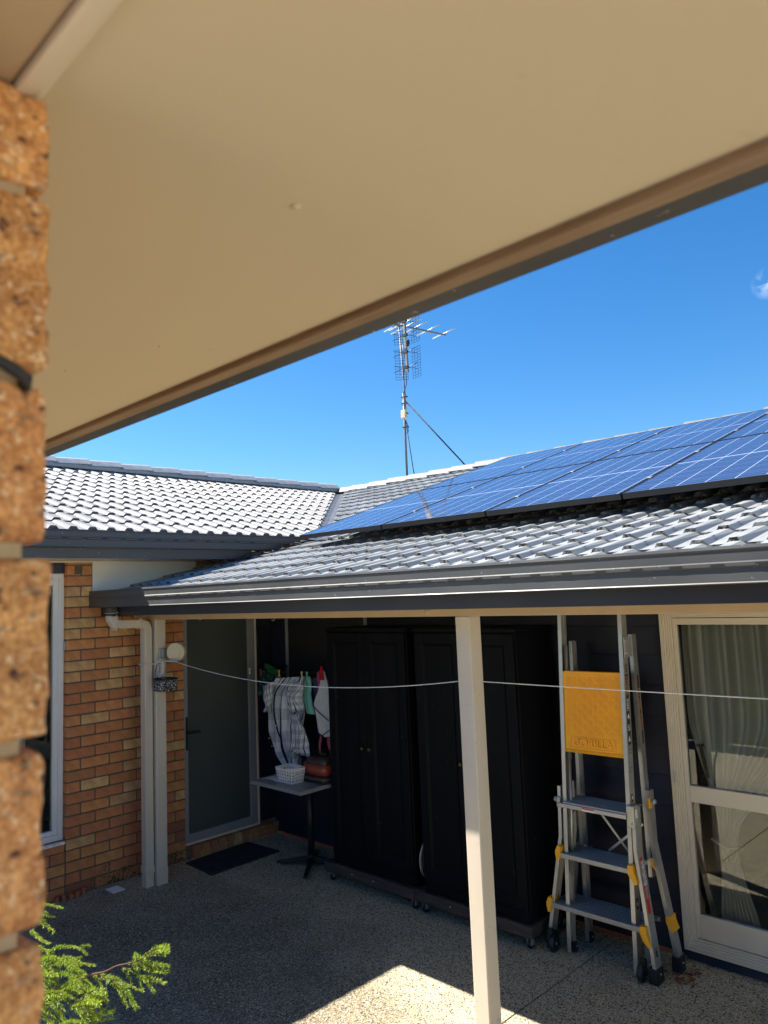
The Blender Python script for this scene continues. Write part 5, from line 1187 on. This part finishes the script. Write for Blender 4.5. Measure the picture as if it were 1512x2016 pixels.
mb = MB(); mb.grid(lambda u, v: V((5.55 + u*1.05, .19 + .022*sin(u*50) + .01*sin(u*17+v*3), .12 + v*1.95)), 110, 8); mb.build('curtain', 'curtain', thick=.0015, base=(6, .19, .1), label='sheer white curtain hanging straight behind the far right pane of the bone window', cat='curtain', group='sheer curtains')
# blurred grey rounded object at the lower right, close to the camera
mb = MB(); c0 = V((6.255, -4.22, 2.0)); mb.tube([(6.036, -4.30, 1.60), (6.036, -4.30, 2.032), (6.036, -4.30, 2.044), (6.036, -4.30, 2.053), (6.036, -4.30, 2.057)], [.020, .020, .0175, .011, .003], 20); mb.build('grey_stake', 'greyrub', base=(6.05, -4.29, 1.6), label='grey rounded stake top at the lower right edge, close and blurred', cat='stake')

# ================================================================== SHRUB at the lower left
shb = thing('shrub', 'bright green fine-leaved shrub at the lower left beside the brick pier', 'shrub', (2.75, -3.70, 0))
MAINST = [(3.123, -3.52, 0.827), (3.249, -3.513, 0.886), (3.393, -3.505, 0.953), (3.527, -3.498, 1.014), (3.615, -3.491, 1.055), (3.685, -3.484, 1.081), (3.746, -3.476, 1.113), (3.805, -3.469, 1.135), (3.868, -3.462, 1.161), (3.916, -3.455, 1.197), (3.958, -3.447, 1.218), (3.992, -3.44, 1.236)]
TWIGS = [[(3.883, -3.47, 1.169), (3.943, -3.453, 1.198), (3.971, -3.435, 1.195)], [(3.846, -3.444, 1.147), (3.955, -3.456, 1.174), (4.058, -3.468, 1.202)], [(3.882, -3.453, 1.152), (3.971, -3.455, 1.159), (4.039, -3.458, 1.179)], [(3.896, -3.444, 1.186), (3.925, -3.429, 1.198), (3.956, -3.415, 1.209)], [(3.982, -3.461, 1.229), (4.048, -3.484, 1.252), (4.12, -3.508, 1.273)], [(3.792, -3.446, 1.126), (3.856, -3.449, 1.132), (3.942, -3.453, 1.145)], [(3.819, -3.447, 1.142), (3.912, -3.496, 1.202)], [(3.762, -3.468, 1.114), (3.78, -3.457, 1.094), (3.791, -3.446, 1.063)], [(3.812, -3.473, 1.124), (3.84, -3.451, 1.11), (3.825, -3.428, 1.044)], [(3.819, -3.44, 1.097), (3.913, -3.463, 1.113), (4.004, -3.487, 1.122)], [(3.901, -3.473, 1.128), (3.97, -3.471, 1.139), (4.033, -3.469, 1.147)], [(3.599, -3.46, 1.038), (3.707, -3.464, 1.062), (3.802, -3.468, 1.072), (3.907, -3.472, 1.088)], [(3.667, -3.488, 1.065), (3.755, -3.491, 1.072), (3.813, -3.493, 1.062), (3.857, -3.496, 1.037)], [(3.717, -3.492, 1.076), (3.849, -3.502, 1.091), (3.911, -3.511, 1.083), (3.959, -3.52, 1.076)], [(3.718, -3.473, 1.063), (3.759, -3.473, 1.043), (3.792, -3.473, 1.018)], [(3.618, -3.492, 1.052), (3.696, -3.506, 1.066), (3.739, -3.519, 1.057)], [(3.57, -3.497, 1.027), (3.617, -3.499, 1.02), (3.684, -3.5, 1.018), (3.736, -3.501, 1.014)], [(3.519, -3.498, 1.003), (3.64, -3.522, 1.012), (3.735, -3.546, 1.031)], [(3.423, -3.48, 1.022), (3.503, -3.478, 1.05), (3.595, -3.475, 1.071)], [(3.265, -3.502, 1.007), (3.361, -3.51, 1.07), (3.462, -3.518, 1.107), (3.574, -3.526, 1.138), (3.665, -3.534, 1.146)], [(3.448, -3.471, 1.084), (3.47, -3.435, 1.083)], [(3.266, -3.527, 1.009), (3.408, -3.533, 1.055), (3.526, -3.538, 1.079), (3.637, -3.544, 1.086)], [(3.205, -3.503, 0.956), (3.268, -3.493, 0.95), (3.329, -3.482, 0.931)], [(3.186, -3.494, 1.169), (3.294, -3.498, 1.193), (3.402, -3.502, 1.21)], [(3.175, -3.5, 1.133), (3.235, -3.491, 1.142), (3.289, -3.483, 1.146)], [(3.244, -3.52, 1.16), (3.278, -3.516, 1.133), (3.354, -3.511, 1.121)], [(3.169, -3.498, 1.145), (3.174, -3.463, 1.125)], [(3.231, -3.511, 1.13), (3.298, -3.502, 1.122)], [(3.212, -3.535, 1.099), (3.326, -3.548, 1.106), (3.443, -3.561, 1.126)], [(3.181, -3.501, 1.024), (3.318, -3.51, 1.045)], [(3.432, -3.512, 0.942), (3.508, -3.51, 0.931), (3.58, -3.508, 0.92), (3.606, -3.507, 0.907)], [(3.457, -3.484, 0.853), (3.567, -3.475, 0.903), (3.663, -3.467, 0.959)], [(3.569, -3.49, 0.903), (3.677, -3.493, 0.953), (3.769, -3.496, 0.995)], [(3.582, -3.482, 0.895), (3.68, -3.454, 0.929)], [(3.581, -3.482, 0.925), (3.683, -3.492, 0.999)], [(3.239, -3.512, 0.878), (3.373, -3.528, 0.901), (3.477, -3.543, 0.915), (3.584, -3.559, 0.922)], [(3.285, -3.53, 0.866), (3.379, -3.52, 0.867), (3.436, -3.509, 0.85)], [(3.182, -3.493, 0.787), (3.283, -3.483, 0.794)], [(3.307, -3.511, 0.896), (3.494, -3.544, 0.971)], [(3.421, -3.497, 0.959), (3.461, -3.473, 0.956), (3.508, -3.448, 0.942)], [(3.423, -3.484, 0.929), (3.49, -3.482, 0.93), (3.561, -3.48, 0.94)], [(3.299, -3.448, 0.892), (3.432, -3.472, 0.954), (3.567, -3.497, 1.001)], [(3.471, -3.474, 0.865), (3.525, -3.473, 0.856), (3.542, -3.472, 0.825)], [(3.454, -3.517, 0.974), (3.556, -3.532, 1.038), (3.68, -3.547, 1.092)], [(3.438, -3.523, 0.958), (3.489, -3.517, 0.977), (3.541, -3.511, 0.983)], [(3.647, -3.588, 1.054), (3.674, -3.584, 1.077), (3.718, -3.58, 1.098)], [(3.733, -3.574, 0.996), (3.758, -3.557, 0.976), (3.753, -3.54, 0.935)], [(3.434, -3.484, 1.031), (3.494, -3.497, 1.067), (3.569, -3.509, 1.101)], [(3.392, -3.591, 0.94), (3.442, -3.59, 0.959), (3.492, -3.589, 0.969)], [(3.348, -3.562, 0.991), (3.419, -3.563, 0.999), (3.465, -3.565, 0.987)], [(3.366, -3.6, 0.986), (3.377, -3.58, 0.983), (3.386, -3.56, 0.968)], [(3.662, -3.616, 1.119), (3.799, -3.64, 1.159), (3.913, -3.664, 1.178)], [(3.174, -3.498, 0.811), (3.25, -3.496, 0.855), (3.343, -3.493, 0.888)], [(3.426, -3.58, 0.871), (3.468, -3.572, 0.864), (3.481, -3.565, 0.836)], [(3.59, -3.609, 1.02), (3.689, -3.619, 1.064), (3.789, -3.63, 1.092)], [(3.461, -3.575, 0.889), (3.58, -3.599, 0.925), (3.674, -3.624, 0.943)], [(3.615, -3.517, 1.043), (3.718, -3.534, 1.055), (3.785, -3.55, 1.046)], [(3.687, -3.552, 0.948), (3.762, -3.56, 0.963), (3.816, -3.567, 0.961)], [(3.471, -3.601, 0.958), (3.509, -3.593, 0.968), (3.544, -3.585, 0.966)], [(3.162, -3.458, 0.843), (3.323, -3.482, 0.913), (3.481, -3.506, 0.962)], [(3.359, -3.559, 0.981), (3.442, -3.573, 0.98), (3.48, -3.588, 0.96)], [(3.384, -3.461, 0.839), (3.401, -3.452, 0.819), (3.389, -3.442, 0.782)], [(3.625, -3.605, 0.947), (3.737, -3.621, 1.006), (3.855, -3.638, 1.051)], [(3.523, -3.469, 0.97), (3.599, -3.475, 0.978), (3.648, -3.482, 0.967)], [(3.163, -3.448, 0.889), (3.177, -3.429, 0.86), (3.155, -3.409, 0.809)], [(3.446, -3.607, 0.979), (3.439, -3.589, 0.982), (3.447, -3.57, 0.981)], [(3.485, -3.479, 0.871), (3.574, -3.485, 0.91), (3.664, -3.491, 0.934)], [(3.323, -3.46, 0.957), (3.363, -3.456, 0.986), (3.421, -3.453, 1.009)], [(3.774, -3.599, 1.125), (3.772, -3.58, 1.109), (3.759, -3.561, 1.082)], [(3.372, -3.599, 1.019), (3.452, -3.616, 1.025), (3.496, -3.632, 1.016)], [(3.366, -3.552, 0.89), (3.387, -3.528, 0.913), (3.435, -3.505, 0.928)], [(3.816, -3.602, 1.102), (3.857, -3.594, 1.122), (3.905, -3.587, 1.131)], [(3.143, -3.513, 0.973), (3.186, -3.515, 0.962), (3.195, -3.518, 0.936)], [(3.139, -3.445, 0.935), (3.255, -3.465, 0.941), (3.321, -3.484, 0.924)], [(3.21, -3.496, 0.845), (3.233, -3.488, 0.821), (3.215, -3.48, 0.777)], [(3.509, -3.605, 1.0), (3.594, -3.616, 1.038), (3.681, -3.627, 1.065)], [(3.745, -3.563, 1.051), (3.762, -3.546, 1.057), (3.783, -3.528, 1.052)], [(3.618, -3.516, 1.005), (3.677, -3.511, 1.029), (3.736, -3.506, 1.038)], [(3.287, -3.521, 1.015), (3.391, -3.542, 1.061), (3.5, -3.564, 1.098)], [(3.217, -3.531, 0.857), (3.268, -3.513, 0.879), (3.327, -3.495, 0.884)], [(3.052, -3.449, 0.805), (3.141, -3.465, 0.824), (3.207, -3.482, 0.83)], [(3.754, -3.601, 0.989), (3.794, -3.6, 0.987), (3.813, -3.599, 0.97)], [(3.499, -3.456, 0.946), (3.584, -3.48, 0.965), (3.645, -3.503, 0.972)], [(3.202, -3.469, 0.766), (3.254, -3.456, 0.752), (3.266, -3.444, 0.71)], [(3.46, -3.491, 1.02), (3.497, -3.483, 1.029), (3.53, -3.475, 1.025)], [(3.292, -3.521, 1.006), (3.339, -3.519, 0.987), (3.341, -3.517, 0.946)], [(3.727, -3.574, 1.041), (3.836, -3.597, 1.088), (3.941, -3.621, 1.122)], [(3.589, -3.556, 1.032), (3.676, -3.574, 1.062), (3.754, -3.592, 1.08)], [(3.287, -3.548, 0.971), (3.329, -3.542, 0.961), (3.341, -3.537, 0.934)], [(3.235, -3.503, 0.997), (3.325, -3.506, 1.019), (3.4, -3.509, 1.022)], [(3.558, -3.534, 0.948), (3.653, -3.548, 0.997), (3.754, -3.561, 1.033)], [(3.504, -3.57, 0.981), (3.546, -3.563, 0.961), (3.546, -3.556, 0.919)], [(3.355, -3.591, 1.048), (3.423, -3.578, 1.059), (3.477, -3.565, 1.046)], [(3.696, -3.553, 1.043), (3.748, -3.543, 1.039), (3.775, -3.533, 1.014)], [(3.385, -3.447, 0.86), (3.444, -3.444, 0.849), (3.463, -3.44, 0.814)], [(3.153, -3.484, 0.909), (3.289, -3.506, 0.973), (3.432, -3.528, 1.023)], [(3.686, -3.59, 1.015), (3.726, -3.579, 1.03), (3.769, -3.567, 1.031)], [(3.305, -3.572, 0.825), (3.32, -3.551, 0.8), (3.302, -3.531, 0.752)], [(3.339, -3.445, 0.849), (3.452, -3.451, 0.888), (3.555, -3.457, 0.905)], [(3.758, -3.597, 1.063), (3.76, -3.577, 1.069), (3.776, -3.556, 1.068)], [(3.468, -3.619, 1.044), (3.59, -3.635, 1.1), (3.717, -3.65, 1.141)], [(3.271, -3.47, 0.992), (3.388, -3.484, 1.019), (3.48, -3.499, 1.026)], [(3.447, -3.575, 0.968), (3.5, -3.566, 0.993), (3.561, -3.556, 1.004)], [(3.605, -3.532, 0.935), (3.601, -3.514, 0.901), (3.565, -3.496, 0.849)], [(3.75, -3.601, 1.043), (3.77, -3.585, 1.047), (3.791, -3.57, 1.039)], [(3.118, -3.483, 0.78), (3.173, -3.459, 0.781), (3.209, -3.436, 0.754)], [(3.248, -3.529, 0.897), (3.335, -3.537, 0.921), (3.408, -3.544, 0.928)], [(3.549, -3.565, 1.11), (3.631, -3.57, 1.136), (3.705, -3.575, 1.146)], [(3.647, -3.552, 0.975), (3.754, -3.567, 1.014), (3.849, -3.582, 1.034)], [(3.012, -3.471, 0.855), (3.121, -3.47, 0.875), (3.204, -3.47, 0.869)]]
def smooth(P, n):
    P = [V(p) for p in P]; out_ = []
    for i in range(len(P)-1):
        p0, p1, p2, p3 = P[max(0, i-1)], P[i], P[i+1], P[min(len(P)-1, i+2)]
        for k in range(n):
            t = k/n; out_.append(.5*((2*p1) + (p2-p0)*t + (2*p0-5*p1+4*p2-p3)*t*t + (3*p1-p0-3*p2+p3)*t**3))
    return out_ + [P[-1]]
sr = random.Random(12)
mb = MB(); ms = smooth(MAINST, 4); mb.tube(ms, [.0045*(1-.8*i/len(ms)) for i in range(len(ms))], 8)
trunk = [(2.75, -3.70, 0), (2.80, -3.66, .35), (2.95, -3.58, .62), tuple(MAINST[0])]
tk = smooth(trunk, 5); mb.tube(tk, [.016 - .009*i/len(tk) for i in range(len(tk))], 8); mb.build('branch', 'bark', shb)
mb = MB(); 
for P in TWIGS:
    s_ = smooth(P, 4); mb.tube(s_, [.0016*(1-.6*i/len(s_)) for i in range(len(s_))], 5)
mb.build('twigs', 'bark', shb, kind='stuff')
bm = bmesh.new(); lay = bm.verts.layers.float.new('tone')
def needles(P, ln, dens, tone0):
    P = smooth(P, 5); tot = sum((b-a).length for a, b in zip(P, P[1:])); n = int(tot*dens); 
    for i in range(n):
        t = (i + sr.random())/n; q = t*(len(P)-1); k = min(int(q), len(P)-2); p = P[k].lerp(P[k+1], q-k); d = (P[k+1]-P[k]).normalized()
        r_ = V((sr.gauss(0, 1), sr.gauss(0, 1), sr.gauss(0, 1))); r_ = (r_ - d*r_.dot(d)).normalized()
        nd = (r_ + d*sr.uniform(.7, 1.9)).normalized(); L_ = ln*1.55*sr.uniform(.6, 1.15)*(1-.45*t); s_ = nd.cross(V((sr.gauss(0,1), sr.gauss(0,1), sr.gauss(0,1)))).normalized()*.0011
        vs = [bm.verts.new(p - s_), bm.verts.new(p + s_), bm.verts.new(p + nd*L_*.6 + s_*1.1 - V((0,0,.0004))), bm.verts.new(p + nd*L_)]
        tn = min(1, max(0, tone0 + sr.uniform(-.22, .22) + .25*t))
        for v_ in vs: v_[lay] = tn
        bm.faces.new((vs[0], vs[1], vs[2])); bm.faces.new((vs[0], vs[2], vs[3]))
for i, P in enumerate(TWIGS): needles(P, .0125*sr.uniform(.7, 1.35), 1050, sr.uniform(.25, .75))
needles(MAINST[7:], .008, 500, .5)
bmesh.ops.translate(bm, verts=bm.verts[:], vec=-wloc(shb))
me = bpy.data.meshes.new('needles'); bm.to_mesh(me); bm.free(); me.materials.append(M['needle']); o = link('needles', me, shb, V((0,0,0))); o['kind'] = 'stuff'
